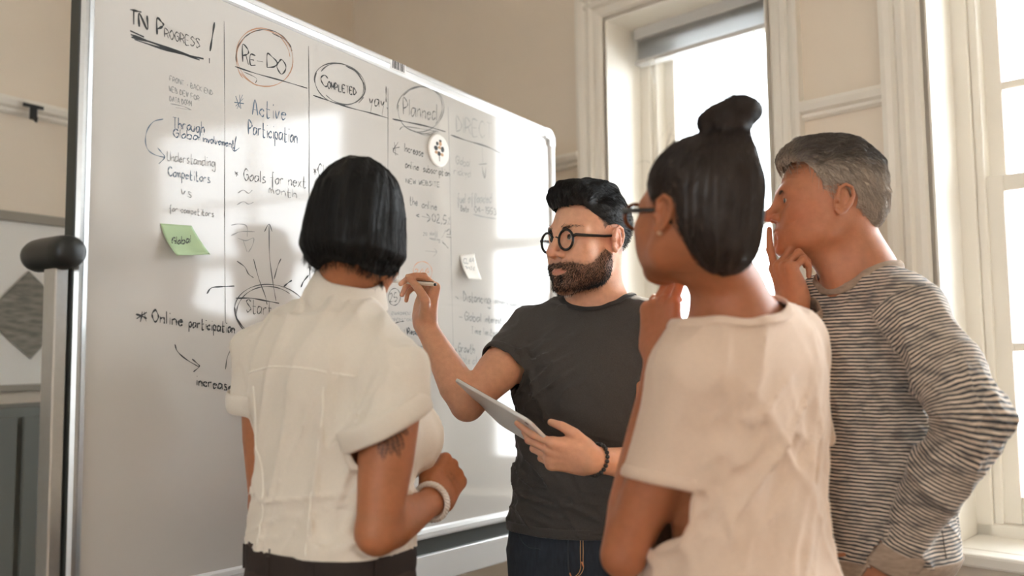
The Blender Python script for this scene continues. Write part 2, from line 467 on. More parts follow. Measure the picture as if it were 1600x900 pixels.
# --- handwriting: single-line letters drawn as thin marker strokes lying on the enamel
GL = {
'A': '03 29 43|15 35', 'B': '03 09 28 37 26 06|26 44 33 03', 'C': '48 29 07 05 23 44', 'D': '03 09 28 46 34 03', 'E': '49 09 03 43|06 36', 'F': '49 09 03|06 36',
'G': '48 29 07 05 23 44 46 26', 'H': '03 09|43 49|06 46', 'I': '03 09', 'K': '03 09|49 06 43', 'L': '09 03 43', 'M': '03 09 25 49 43', 'N': '03 09 43 49', 'O': '29 07 05 23 45 47 29 18',
'P': '03 09 38 47 36 05', 'R': '03 09 38 47 36 05|26 43', 'S': '48 29 08 17 45 34 13 04', 'T': '23 29|09 49', 'V': '09 23 49', 'W': '09 13 27 33 49', 'Y': '09 26 49|26 23', 'U': '09 04 23 44 49',
'a': '46 16 04 13 34 46|46 43', 'b': '09 03|05 26 45 33 03', 'c': '35 26 05 04 23 34', 'd': '46 16 04 13 34|49 43', 'e': '05 35 26 05 13 34', 'f': '39 28 20|06 36', 'g': '46 16 04 23 46|46 41 20 01', 'h': '09 03|05 26 35 33',
'i': '16 13|18 18.5', 'j': '26 21 00|28 28.5', 'k': '09 03|36 04 33', 'l': '09 03', 'm': '06 03|05 16 23|25 36 43', 'n': '06 03|05 26 35 33', 'o': '26 05 13 34 36 16', 'p': '06 00|06 26 35 23 04', 'q': '36 16 04 23 36 30',
'r': '06 03|05 16 36', 's': '36 16 15 34 23 03', 't': '19 13 33|06 36', 'u': '06 04 23 35|36 33', 'v': '06 13 36', 'w': '06 13 25 33 46', 'x': '06 33|36 03', 'y': '06 14 36|36 10', 'z': '06 36 03 33',
'0': '29 07 05 23 45 47 29', '1': '18 29 23', '2': '08 29 37 03 43', '3': '08 29 37 26 45 23 04', '4': '39 05 45|38 33', '5': '49 19 06 36 45 23 03', '6': '39 05 13 34 16', '7': '09 49 13', '8': '29 17 35 13 05 37 29', '9': '37 18 06 37 33',
'+': '26 24|15 35', '-': '06 46', '!': '29 25|24 23', '.': '13 13.4', ',': '14 02', '%': '39 03|18 28|34 24', '*': '26 23|15 35|16 34|14 36', "'": '19 17', '<': '46 15 44', '/': '39 03', '$': '09 14 23|03 48',
}
def glyph(ch):
    out = []
    for stx in GL[ch].split('|'):
        pts = []
        for tok in stx.split():
            pts.append((float(tok[0]), float(tok[1:])))
        out.append(np.array(pts))
    return out
def smooth_pl(P, n=5):
    P = np.asarray(P, float)
    if len(P) < 3: return P
    Q = np.vstack([2 * P[0] - P[1], P, 2 * P[-1] - P[-2]])
    o = []
    for i in range(1, len(Q) - 2):
        for t in np.linspace(0, 1, n, endpoint=False):
            o.append(.5 * (2 * Q[i] + (Q[i + 1] - Q[i - 1]) * t + (2 * Q[i - 1] - 5 * Q[i] + 4 * Q[i + 1] - Q[i + 2]) * t ** 2 + (3 * Q[i] - Q[i - 1] - 3 * Q[i + 1] + Q[i + 2]) * t ** 3))
    o.append(P[-1])
    return np.array(o)
rng = random.Random(4)
def text_px(txt, x0, y0, x1, y1, h, h1=None, jit=.35):
    """strokes in photo pixels of a handwritten line with baseline (x0,y0)-(x1,y1), cap height h"""
    h1 = h1 or h
    adv = []
    x = 0
    for ch in txt:
        if ch == ' ': adv.append(x); x += 3.2; continue
        wd_ = max(p[0] for g in glyph(ch) for p in g)
        adv.append(x); x += wd_ + 1.5
    tot = max(x - 1.5, 1)
    S = []
    for ch, ax in zip(txt, adv):
        if ch == ' ': continue
        dy = rng.uniform(-.4, .4) * jit
        for g in glyph(ch):
            P = []
            for gx, gy in g:
                t = (ax + gx + rng.uniform(-.3, .3) * jit) / tot
                hh = h + (h1 - h) * t
                yy = (gy - 3 + rng.uniform(-.4, .4) * jit + dy) / 6
                P.append((x0 + (x1 - x0) * t, y0 + (y1 - y0) * t - hh * yy))
            S.append(smooth_pl(P))
    return S
def ellipse_px(cx, cy, rx, ry, rot=0, a0=0, a1=6.6, wob=.03, n=44):
    ph = rng.uniform(0, 6); P = []
    for a in np.linspace(a0, a1, n):
        k = 1 + wob * math.sin(2.3 * a + ph)
        x, y = rx * k * math.cos(a), ry * k * math.sin(a)
        P.append((cx + x * math.cos(rot) - y * math.sin(rot), cy + x * math.sin(rot) + y * math.cos(rot)))
    return [np.array(P)]
INKS = {'black': ink, 'soft': mat('worn_black_ink', srgb(74, 74, 72), .5), 'grey': mat('faded_grey_ink', srgb(112, 112, 110), .5), 'faint': mat('rubbed_out_ink', srgb(148, 147, 144), .5),
        'blue': mat('blue_grey_ink', srgb(84, 102, 120), .5), 'paleblue': mat('pale_blue_ink', srgb(124, 136, 146), .5), 'brown': mat('brown_orange_ink', srgb(172, 128, 98), .5), 'orange': mat('orange_ink', srgb(206, 142, 100), .5)}
LAYER = [0]
def clusters(strokes):
    bb = [np.r_[P.min(0) - 4, P.max(0) + 4] for P in strokes]; g = list(range(len(bb)))
    for i in range(len(bb)):
        for j in range(i):
            if bb[i][0] < bb[j][2] and bb[j][0] < bb[i][2] and bb[i][1] < bb[j][3] and bb[j][1] < bb[i][3]:
                a, b = g[i], g[j]; g = [b if x == a else x for x in g]
    return [[strokes[i] for i in range(len(g)) if g[i] == k] for k in sorted(set(g))]
def write(color, width, strokes, label=None, **kw):
    cl = clusters(strokes)
    if label or len(cl) > 4: return write_one(color, width, strokes, label, **kw)
    for c in cl: o = write_one(color, width, c, **kw)
    return o
def write_one(color, width, strokes, label=None, parent=None, conv=None, name='marker_writing', base=.0004):
    """flat marker strokes lying on the board; width in photo pixels"""
    LAYER[0] += 1
    off = base + LAYER[0] * 4e-6
    mb = MB(BF0)
    for P in strokes:
        Q = np.array([bpt(u, v) for u, v in P])
        sc = np.linalg.norm(np.array(bpt(P[0][0], P[0][1] + 1)) - np.array(bpt(P[0][0], P[0][1])))
        if len(Q) == 1: Q = np.vstack([Q, Q + 1e-4])
        T = np.gradient(Q, axis=0); T /= np.linalg.norm(T, axis=1)[:, None] + 1e-9
        N = np.stack([-T[:, 1], T[:, 0]], 1)
        n0 = len(mb.V); w = width * sc / 2
        k = len(Q)
        for i in range(k):
            wi = w * (.8 + .35 * math.sin(i * .9 + n0))
            if i in (0, k - 1): wi *= .6
            for sg in (-1, 1):
                q = Q[i] + N[i] * wi * sg
                mb.V.append(mb.w((q[0], off, q[1])))
        for i in range(k - 1):
            a = n0 + 2 * i
            mb.F.append((a, a + 1, a + 3, a + 2))
    o = mesh_obj(name, mb.V, mb.F, INKS[color], parent or wb)
    if label: o['label'] = label
    return o
ln = lambda *p: [smooth_pl(p)]
tx = text_px
write('black', 3.6, tx('I', 209, 38, 211, 39, 24) + ln((203, 15), (212, 17), (221, 19)) + tx('N', 217, 42, 230, 46, 22) + tx('P', 245, 54, 255, 55, 25), 'black heading strokes IN P')
write('soft', 1.8, tx('ROGRESS', 257, 58, 312, 76, 14, 15), 'worn heading letters ROGRESS')
write('black', 3.2, ln((335, 35), (332, 55), (328, 80)) + ln((327, 91), (327, 99)), 'black exclamation mark')
write('black', 3.8, ln((204, 54), (240, 68), (280, 83), (318, 92)) + ln((205, 58), (250, 70), (312, 94)) + ln((210, 62), (260, 78), (305, 89)) + ln((203, 48), (225, 58)), 'thick black underline scribble')
for x0, y0, x1, y1, c in ((350, 33, 352, 505, 'grey'), (482, 72, 484, 440, 'soft'), (606, 138, 604, 560, 'grey'), (700, 168, 708, 540, 'faint')):
    write(c, 1.4, ln((x0, y0), ((x0 * 2 + x1) / 3 + .4, (2 * y0 + y1) / 3), ((x0 + 2 * x1) / 3 - .4, (y0 + 2 * y1) / 3), (x1, y1)))
write('black', 2.4, tx('R', 379, 97, 388, 101, 27, 29) + tx('E', 391, 101, 399, 102, 15) + ln((401, 95), (411, 97)) + tx('D', 417, 106, 433, 109, 22) + tx('O', 433, 115, 446, 117, 23), 'black heading RE-DO')
write('brown', 1.8, ellipse_px(413, 90, 43, 47, -.35, 2.2, 9.2) + ellipse_px(411, 92, 43, 44, -.2, 2.6, 6.4), 'brown ring around RE-DO')
write('soft', 1.6, ellipse_px(413, 91, 43, 46, -.3, 3.3, 6.2) + ln((425, 52), (445, 62), (454, 72), (456, 80)))
write('black', 2.2, ln((367, 104), (400, 115), (440, 126), (480, 138)))
write('soft', 1.2, ln((380, 112), (400, 122), (399, 130)))
write('blue', 2.4, ln((368, 150), (374, 168)) + ln((379, 148), (370, 170)) + ln((366, 160), (381, 162)) + ln((374, 148), (376, 170)) + ln((368, 166), (380, 154)))
write('blue', 2.2, tx('Active', 394, 179, 446, 188, 24), 'blue grey words Active')
write('blue', 2.2, tx('Participation', 388, 209, 464, 224, 22), 'blue grey word Participation')
write('faint', 1.6, tx('FRONT + BACK END', 265, 126, 332, 149, 7.5) + tx('WEB DEV FOR', 264, 142, 311, 158, 8) + tx('DATA DORM', 265, 158, 299, 166, 8))
write('faint', 1.4, ln((266, 162), (285, 166), (299, 172)) + ln((274, 168), (298, 172)))
write('blue', 2.0, tx('Through', 270, 200, 319, 208, 17), 'blue grey word Through')
write('blue', 2.0, tx('Global', 271, 214, 312, 219, 13) + tx('involvement', 316, 221, 366, 231, 12), 'blue grey words Global involvement')
write('blue', 1.8, ln((369, 213), (367, 224), (366, 235)) + ln((361, 229), (366, 236), (374, 231)))
write('blue', 1.7, ln((255, 186), (240, 190), (230, 203), (227, 220), (231, 234), (242, 242), (257, 246)) + ln((246, 231), (252, 238), (257, 246), (248, 256)))
write('faint', 1.9, tx('Understanding', 261, 251, 336, 261, 15) )
write('paleblue', 2.1, tx('Competitors', 263, 275, 328, 286, 15), 'pale blue word Competitors')
write('faint', 1.7, tx('vs', 283, 303, 299, 309, 16))
write('faint', 1.8, tx('for competitors', 264, 330, 334, 339, 10))
write('grey', 1.8, tx('*', 364, 275, 372, 277, 15) + tx('Goals for next', 381, 282, 478, 293, 18), 'grey words Goals for next')
write('faint', 2.0, tx('month.', 420, 301, 468, 311, 14))
write('faint', 1.6, ln((371, 302), (380, 297), (388, 302), (394, 297)) + ln((370, 320), (380, 315), (388, 319), (396, 316)))
write('faint', 1.6, ln((361, 352), (372, 350), (385, 353), (386, 370)) + ln((361, 368), (376, 362), (398, 362)) + ln((371, 372), (384, 376), (396, 372), (394, 384), (388, 394)) + ln((380, 376), (386, 394)))
write('black', 1.7, tx('*', 488, 273, 494, 274, 18) + tx('Client', 497, 275, 530, 279, 19), 'black word Client')
write('black', 2.0, ln((499, 276), (510, 279), (530, 280)) + ln((501, 279), (515, 280), (498, 276)))
write('soft', 1.8, tx('Start', 385, 488, 424, 493, 20, 22), 'word Start inside a ring')
write('soft', 1.6, ellipse_px(423, 488, 57, 44, .05, 1.6, 7.0) + ellipse_px(420, 490, 52, 41, .1, 2, 5.3), 'ring drawn around Start')
write('black', 2.2, ln((368, 466), (392, 466), (415, 470), (436, 474)) + ln((366, 480), (369, 495), (377, 508), (386, 517)))
write('soft', 1.7, ln((420, 352), (421, 400), (426, 440), (431, 470)) + ln((396, 405), (404, 435), (414, 462), (417, 476)) + ln((413, 362), (420, 350), (425, 362)))
write('soft', 1.8, ln((370, 408), (382, 417), (388, 428), (396, 434)) + ln((439, 404), (434, 415), (428, 436)))
write('black', 2.4, ln((323, 459), (330, 450), (345, 448), (366, 447)) + ln((443, 448), (450, 442), (456, 438)) + ln((470, 449), (474, 440), (482, 430)))
write('black', 3.2, ln((212, 491), (222, 494), (229, 498)) + ln((219, 503), (221, 494), (222, 487)) + ln((213, 498), (229, 488)) + ln((225, 487), (228, 502)))
write('black', 2.8, tx('Online', 238, 502, 285, 510, 19), 'bold black word Online')
write('black', 2.8, tx('participation', 295, 511, 366, 521, 15, 17), 'bold black word participation')
write('black', 2.0, ln((273, 538), (277, 549), (290, 561), (310, 573)) + ln((300, 561), (309, 569), (311, 573), (302, 581)))
write('black', 2.7, tx('increase', 306, 602, 362, 611, 16), 'bold black word increase')
write('soft', 1.8, ln((352, 577), (355, 558), (362, 544), (368, 538), (371, 540)))
write('black', 2.2, tx('C', 502, 133, 512, 138, 18) + tx('OMPLETED', 512, 138, 556, 149, 11, 11), 'black heading COMPLETED')
write('soft', 1.8, ellipse_px(531, 131, 41, 31, .45, 2.6, 9.4, .02) + ellipse_px(533, 131, 38, 29, .5, 3.2, 8.2, .03), 'double ring around COMPLETED')
write('black', 1.8, ln((540, 103), (555, 112), (568, 130), (570, 142)) + ln((560, 161), (568, 152)))
write('black', 2.0, ln((489, 149), (515, 158), (545, 168), (580, 177), (607, 185)))
write('soft', 1.9, tx('yay', 577, 164, 600, 169, 22), 'word yay')
write('soft', 1.8, ln((603, 135), (603, 150), (603, 160)) + ln((604, 168), (606, 171)))
write('grey', 1.7, tx('Planned', 630, 178, 682, 189, 25), 'faded heading Planned')
write('grey', 1.5, ellipse_px(657, 170, 36, 36, .3, 2.8, 9.3, .03) + ellipse_px(656, 171, 34, 36, .4, 3.4, 6.6, .03))
write('black', 2.2, ln((613, 186), (632, 190), (665, 197), (696, 206)))
write('grey', 1.3, ln((624, 203), (630, 198), (650, 200), (685, 206)) + ln((634, 199), (650, 207), (672, 210)) + ln((640, 202), (662, 209), (682, 204)) + ln((650, 206), (666, 212), (680, 206)))
write('faint', 1.7, tx('DIRECT', 713, 205, 768, 219, 24, 26), 'faded heading DIRECT')
write('black', 1.9, ln((704, 211), (730, 220), (760, 229), (783, 240)))
write('soft', 1.5, ln((616, 222), (618, 243)) + ln((622, 222), (614, 236), (622, 242)) + ln((613, 232), (624, 230)))
write('soft', 1.6, tx('Increase', 632, 237, 661, 245, 13), 'word Increase')
write('soft', 1.5, tx('online', 633, 262, 654, 267, 12) + tx('subscription', 661, 268, 702, 276, 11), 'words online subscription')
write('grey', 1.3, tx('NEW WEBSITE', 634, 286, 687, 292, 7))
write('grey', 1.6, tx('the', 640, 319, 652, 322, 13) + tx('online', 659, 325, 682, 329, 13))
write('grey', 1.7, tx('<', 648, 340, 655, 341, 12) + ln((659, 338), (671, 341)) + ln((666, 334), (672, 341), (667, 347)) + tx('02,5%', 675, 346, 703, 352, 13), 'grey figures 02,5%')
write('faint', 1.3, tx('20', 661, 368, 667, 368, 5) + tx('staff', 671, 367, 683, 368, 6) + tx('needing', 671, 374, 687, 377, 5) + ln((690, 372), (696, 360), (694, 364)) + ln((690, 376), (700, 388)) + ln((664, 392), (682, 394)) + ln((678, 388), (682, 394), (677, 401)))
write('grey', 1.6, tx('Q', 0, 0, 1, 1, 1) if False else ln((697, 362), (702, 358), (703, 366), (698, 366)) + ln((697, 370), (705, 371)) + ln((690, 378), (695, 382), (700, 388)))
write('orange', 1.4, ellipse_px(660, 424, 15, 15, 0, 2.8, 9.0, .03), 'orange ring')
write('orange', 1.5, tx('244', 648, 430, 670, 428, 10), 'orange figures 244')
write('soft', 1.4, ellipse_px(616, 464, 9.5, 13, 0, 0, 6.6, .03) + tx('25', 609, 471, 620, 471, 13), 'ringed figure 25')
write('faint', 1.2, tx('ENVIRONMENT', 612, 492, 642, 492, 4.5) + tx('OPERATIONS', 612, 502, 646, 502, 4.5))
write('black', 1.7, ln((610, 520), (613, 510), (620, 504), (631, 502)) + ln((635, 512), (636, 526), (634, 532)) + ln((624, 530), (635, 529)) + ln((622, 528), (633, 535)))
write('grey', 1.5, tx('50%', 615, 525, 633, 526, 12))
write('black', 2.2, tx('Reached', 637, 522, 664, 525, 10), 'bold black word Reached')
write('grey', 1.3, tx('Budget', 643, 544, 663, 544, 7) + tx('Transfer', 643, 556, 664, 556, 7) + tx('increase', 648, 567, 665, 567, 7) + tx('+', 654, 579, 659, 579, 6))
write('grey', 1.7, ln((711, 463), (716, 467)) + tx('Distancing', 724, 470, 766, 475, 15), 'grey word Distancing')
write('faint', 1.7, tx('others contact', 773, 474, 822, 482, 9))
write('grey', 1.7, ln((717, 495), (722, 496)) + tx('Global', 726, 500, 751, 503, 13) + tx('interest', 757, 503, 784, 506, 11), 'grey words Global interest')
write('grey', 1.6, tx('Time limited', 736, 521, 778, 526, 11), 'grey words Time limited')
write('grey', 1.7, tx('*', 709, 552, 713, 552, 14) + tx('Growth', 716, 550, 741, 552, 14), 'grey word Growth')
write('faint', 1.5, tx('Rate of', 717, 566, 745, 570, 13))
write('faint', 1.6, tx('Global', 712, 256, 734, 261, 13) + tx('rickyd', 709, 272, 735, 277, 12))
write('grey', 1.8, ln((748, 257), (760, 256)) + ln((753, 260), (755, 272), (757, 278), (759, 262)))
write('faint', 1.3, ln((753, 222), (754, 255)))
write('faint', 1.7, tx('fuel offloaded', 714, 317, 768, 317, 15))
write('grey', 1.4, tx('Date', 720, 330, 732, 331, 9) + tx('04-1553', 741, 332, 775, 336, 10))
write('faint', 1.6, ln((739, 335), (757, 339), (775, 342)) + ln((748, 338), (770, 342)))

# round magnet with a leaf-patch tree
s_, z_ = bpt(686, 235, .004)
mag = empty('magnet', BO + BD * s_ + BN * .0005 + ZZ * z_)
tag(mag, 'round white magnet with patchwork tree emblem below the Planned heading', 'magnet')
mfr = (np.zeros(3), BD, BN, ZZ)
dk = MB(mfr); dk.tube([(0, 0, 0), (0, .003, 0), (0, .005, 0)], [.0475, .0475, .044], 40); 
for i in range(len(dk.V)):
    v = np.asarray(dk.V[i]); v[2] *= 1.0; dk.V[i] = v
dk.build('disc', mat('magnet_white', srgb(240, 237, 230), .35), mag, bevel=0)
emb = {'dark': mat('emblem_dark', srgb(46, 50, 50), .6), 'tan': mat('emblem_tan', srgb(196, 156, 118), .6)}
patches = [('dark', -.010, .018, .006, .006), ('tan', .004, .020, .007, .007), ('dark', -.016, .004, .009, .007), ('tan', 0, .008, .007, .005), ('dark', .014, .005, .008, .009), ('tan', -.014, -.008, .007, .005), ('dark', -.002, -.010, .008, .007), ('tan', .012, -.011, .007, .005), ('dark', .004, .028, .006, .004)]
for c, x, z, rx, rz in patches:
    e = MB(mfr); n = 7
    ring = [(x + rx * math.cos(2 * math.pi * i / n + .3), z + rz * math.sin(2 * math.pi * i / n + .3)) for i in range(n)]
    for d in (.005, .0056):
        for a, b in ring: e.V.append(e.w((a, d, b)))
    e.F += [tuple(range(n)), tuple(range(n, 2 * n))] + [(i, (i + 1) % n, n + (i + 1) % n, n + i) for i in range(n)]
    e.build('leaf_patch', emb[c], mag)
MB(mfr).box((-.001, .005, -.032), (.001, .0056, -.016)).build('trunk', emb['dark'], mag)

# sticky notes: curled paper sheets
def note(name, corners, m, label, lift, cat, group='sticky notes on the whiteboard'):
    """corners in photo pixels tl, tr, br, bl; lift curls the free lower edge off the board"""
    (a, b, c, d) = [np.array(bpt(*q)) for q in corners]
    V = []; n = 12
    for i in range(n + 1):
        for j in range(n + 1):
            u, v = j / n, i / n
            p = (a * (1 - u) + b * u) * (1 - v) + (d * (1 - u) + c * u) * v
            off = .001 + lift[0] * v ** 2 + lift[1] * v ** 2 * (1 - u) + lift[2] * max(0, u - .6) * v
            V.append(BF0[0] + WBO + BD * p[0] + BN * off + ZZ * p[1])
    Fc = [(i * (n + 1) + j, i * (n + 1) + j + 1, (i + 1) * (n + 1) + j + 1, (i + 1) * (n + 1) + j) for i in range(n) for j in range(n)]
    o = mesh_obj(name, V, Fc, m, None, True)
    md = o.modifiers.new('paper', 'SOLIDIFY'); md.thickness = .0004
    return tag(o, label, cat, group)
gn = note('sticky_note', ((250, 349), (299, 353), (317, 399), (261, 401)), mat('green_paper', srgb(176, 200, 160), .8), 'pale green sticky note with a scribbled word, curling off the board', (.012, .02, .03), 'sticky note')
wn = note('sticky_note', ((718, 399), (740, 396), (746, 437), (722, 436)), mat('white_paper', srgb(238, 234, 226), .8), 'small off-white sticky note with faint writing right of the columns', (.010, .012, .01), 'sticky note')
def note_write(o, color, width, strokes, base):
    LAYER[0] = 0
    w = write_one(color, width, strokes, name='note_writing', base=base)
    w.parent = o
    me = w.data
    co = np.empty(len(me.vertices) * 3, np.float32); me.vertices.foreach_get('co', co)
    me.vertices.foreach_set('co', (co.reshape(-1, 3) + WBO).ravel().astype(np.float32)); me.update()
note_write(gn, 'black', 2.0, tx('Global', 263, 384, 292, 380, 12), .0125)
note_write(wn, 'faint', 1.4, tx('CL44', 721, 412, 738, 410, 8) + tx('7026', 723, 424, 738, 424, 7) + tx('n', 730, 434, 734, 434, 6), .008)
# ---------------------------------------------------------------- implicit surfaces for the figures
A3 = lambda *p: np.array(p, float)
def nrm(v): v = np.asarray(v, float); return v / (np.linalg.norm(v) + 1e-12)
class Field:
    """ordered list of signed-distance pieces, each with a box where it matters"""
    def __init__(s): s.ops = []
    def add(s, fn, lo, hi, k=.01, op='u'):
        s.ops.append((op, fn, np.asarray(lo, float), np.asarray(hi, float), k)); return s
    def ball(s, c, r, k=.01, op='u'):
        c = np.asarray(c, float); return s.add(lambda P: np.linalg.norm(P - c, axis=-1) - r, c - r, c + r, k, op)
    def cone(s, a, b, ra, rb, k=.01, op='u'):
        a = np.asarray(a, float); b = np.asarray(b, float); d = b - a; dd = d @ d + 1e-12
        def fn(P):
            q = P - a; t = np.clip((q @ d) / dd, 0, 1)
            return np.linalg.norm(q - t[..., None] * d, axis=-1) - (ra + (rb - ra) * t)
        r = max(ra, rb); return s.add(fn, np.minimum(a, b) - r, np.maximum(a, b) + r, k, op)
    def path(s, pts, rad, k=.01, op='u'):
        """chain of cones with no seams between its links"""
        pts = [np.asarray(p, float) for p in pts]
        def fn(P):
            o = None
            for i in range(len(pts) - 1):
                a, b = pts[i], pts[i + 1]; d = b - a; q = P - a
                t = np.clip((q @ d) / (d @ d + 1e-12), 0, 1)
                v = np.linalg.norm(q - t[..., None] * d, axis=-1) - (rad[i] + (rad[i + 1] - rad[i]) * t)
                o = v if o is None else np.minimum(o, v)
            return o
        r = max(rad); return s.add(fn, np.min(pts, 0) - r, np.max(pts, 0) + r, k, op)
    def ell(s, c, r, k=.01, op='u', R=None):
        c = np.asarray(c, float); r = np.asarray(r, float)
        def fn(P):
            q = P - c
            if R is not None: q = q @ R
            k0 = np.linalg.norm(q / r, axis=-1); k1 = np.linalg.norm(q / (r * r), axis=-1) + 1e-9
            return k0 * (k0 - 1) / k1
        m = max(r) if R is not None else r
        return s.add(fn, c - m, c + m, k, op)
    def slab(s, c, hs, R, rnd, k=.01, op='u'):
        """rounded box, R columns are its axes"""
        c = np.asarray(c, float); hs = np.asarray(hs, float)
        def fn(P):
            q = np.abs((P - c) @ R) - (hs - rnd)
            return np.linalg.norm(np.maximum(q, 0), axis=-1) + np.minimum(q.max(-1), 0) - rnd
        m = np.linalg.norm(hs); return s.add(fn, c - m, c + m, k, op)
    def loft(s, fr, secs, k=.03, op='u', n=2.3, infl=0):
        """stack of superellipses: fr = (origin, right, forward, up), secs rows = z, cx, cy, a, b"""
        o, ex, ey, ez = fr
        S = np.array(secs, float); z = S[:, 0]
        zz = np.linspace(z[0], z[-1], 160)
        T = [np.interp(zz, z, S[:, i]) for i in range(1, 5)]
        ker = np.hanning(19); ker /= ker.sum()
        T = [np.convolve(np.pad(t, 9, 'edge'), ker, 'valid') for t in T]
        def fn(P):
            q = P - o; x, y, w = q @ ex, q @ ey, q @ ez
            wc = np.clip(w, z[0], z[-1])
            cx, cy, a, b = [np.interp(wc, zz, t) for t in T]
            a = a + infl; b = b + infl
            x = (x - cx); y = (y - cy)
            u, v = np.abs(x / a) + 1e-6, np.abs(y / b) + 1e-6
            k0 = (u ** n + v ** n) ** (1 / n)
            k1 = np.sqrt((u / a) ** 2 + (v / b) ** 2) + 1e-6
            d = k0 * (k0 - 1) / k1
            dz = np.abs(w - wc)
            return np.where(dz > 0, np.sqrt(np.maximum(d, 0) ** 2 + dz ** 2) + np.minimum(d, 0) * (dz <= 0), d) 
        m = max(S[:, 3].max(), S[:, 4].max()) + .03 + np.abs(S[:, 1:3]).max()
        c0, c1 = o + ez * z[0], o + ez * z[-1]
        return s.add(fn, np.minimum(c0, c1) - m * (1 - .3 * abs(ez)), np.maximum(c0, c1) + m * (1 - .3 * abs(ez)), k, op)
    def disp(s, fn, lo, hi): return s.add(fn, lo, hi, 0, 'd')
    def ev(s, P, rad=0.):
        """P: (n, m, 3) blocks of points; rad = half diagonal of a block"""
        n = len(P); ctr = P.mean(1)
        D = np.full(P.shape[:2], 1.0)
        for op, fn, lo, hi, k in s.ops:
            mg = k + rad + .004
            q = np.maximum(np.maximum(lo - ctr, ctr - hi), 0)
            idx = np.nonzero((q * q).sum(1) < mg * mg)[0]
            if not len(idx): continue
            full = len(idx) == n
            d = fn(P if full else P[idx]); B = D if full else D[idx]
            if op == 'u':
                if k > 0:
                    h = np.maximum(k - np.abs(B - d), 0) / k; r = np.minimum(B, d) - h * h * k * .25
                else: r = np.minimum(B, d)
            elif op == 's':
                d = -d
                if k > 0:
                    h = np.maximum(k - np.abs(B - d), 0) / k; r = np.maximum(B, d) + h * h * k * .25
                else: r = np.maximum(B, d)
            elif op == 'i':
                r = np.maximum(B, d)
            else: r = B + d
            if full: D = r
            else: D[idx] = r
        return D
    def at(s, P):
        P = np.asarray(P, float); out = np.empty(len(P))
        for i in range(0, len(P), 4096): out[i:i + 4096] = s.ev(P[i:i + 4096][:, None, :], .03)[:, 0]
        return out
    def bounds(s):
        lo = np.min([o[2] for o in s.ops if o[0] == 'u'], 0); hi = np.max([o[3] for o in s.ops if o[0] == 'u'], 0)
        return lo - .01, hi + .01

_c8 = np.array([[i, j, k] for i in (0, 1) for j in (0, 1) for k in (0, 1)])
_e12 = [(a, b) for a in range(8) for b in range(a + 1, 8) if np.abs(_c8[a] - _c8[b]).sum() == 1]
def surface(f, h, lo=None, hi=None, B=10, keep=None):
    """surface nets over the blocks the surface passes through; returns vertices and quads"""
    l, u = f.bounds()
    lo = l if lo is None else np.maximum(lo, l); hi = u if hi is None else np.minimum(hi, u)
    lo = np.floor(lo / h) * h
    nb = np.maximum(np.ceil((hi - lo) / (B * h)).astype(int), 1)
    g = np.stack(np.meshgrid(*[np.arange(n) for n in nb], indexing='ij'), -1).reshape(-1, 3)
    c = lo + (g + .5) * B * h
    rad = .866 * B * h
    d = np.concatenate([f.ev(c[i:i + 20000][:, None, :], rad)[:, 0] for i in range(0, len(c), 20000)])
    sel = np.abs(d) < rad * 1.5 + .006
    if keep is not None: sel &= keep(c, rad)
    g = g[sel]
    ar = np.arange(B + 1)
    off = np.stack(np.meshgrid(ar, ar, ar, indexing='ij'), -1).reshape(-1, 3)
    N = nb * B + 2
    Vs, Ids, Es = [], [], []
    for i in range(0, len(g), 160):
        gb = g[i:i + 160]
        base = gb[:, None, :] * B
        P = lo + (base + off[None]) * h
        D = f.ev(P, rad).reshape(-1, B + 1, B + 1, B + 1)
        S = D < 0
        cnt = sum(S[:, a:a + B, b:b + B, c_:c_ + B].astype(np.int8) for a, b, c_ in _c8)
        bi, x, y, z = np.nonzero((cnt > 0) & (cnt < 8))
        if len(bi):
            cv = np.stack([D[bi, x + a, y + b, z + c_] for a, b, c_ in _c8], 1)
            pos = np.zeros((len(bi), 3)); num = np.zeros(len(bi))
            for a, b in _e12:
                va, vb = cv[:, a], cv[:, b]
                cr = (va < 0) != (vb < 0)
                t = np.where(cr, va / np.where(cr, va - vb, 1), 0)
                pos += np.where(cr[:, None], _c8[a] + t[:, None] * (_c8[b] - _c8[a]), 0); num += cr
            cell = gb[bi] * B + np.stack([x, y, z], 1)
            Vs.append(lo + (cell + pos / num[:, None]) * h)
            Ids.append((cell[:, 0] * N[1] + cell[:, 1]) * N[2] + cell[:, 2])
        for ax in range(3):
            s0 = S[:, :B, :B, :B]
            s1 = S[:, 1:, :B, :B] if ax == 0 else S[:, :B, 1:, :B] if ax == 1 else S[:, :B, :B, 1:]
            bi, x, y, z = np.nonzero(s0 != s1)
            if not len(bi): continue
            cell = gb[bi] * B + np.stack([x, y, z], 1)
            e1, e2 = [(1, 2), (2, 0), (0, 1)][ax]
            q = []
            for o1, o2 in ((0, 0), (1, 0), (1, 1), (0, 1)):
                cc = cell.copy(); cc[:, e1] -= o1; cc[:, e2] -= o2
                q.append((cc[:, 0] * N[1] + cc[:, 1]) * N[2] + cc[:, 2])
            q = np.stack(q, 1)
            fl = s0[bi, x, y, z]
            q[~fl] = q[~fl][:, ::-1]
            Es.append(q)
    V = np.concatenate(Vs); I = np.concatenate(Ids); E = np.concatenate(Es)
    o = np.argsort(I); I = I[o]; V = V[o]
    j = np.searchsorted(I, E); j = np.minimum(j, len(I) - 1)
    ok = (I[j] == E).all(1)
    return V, j[ok]

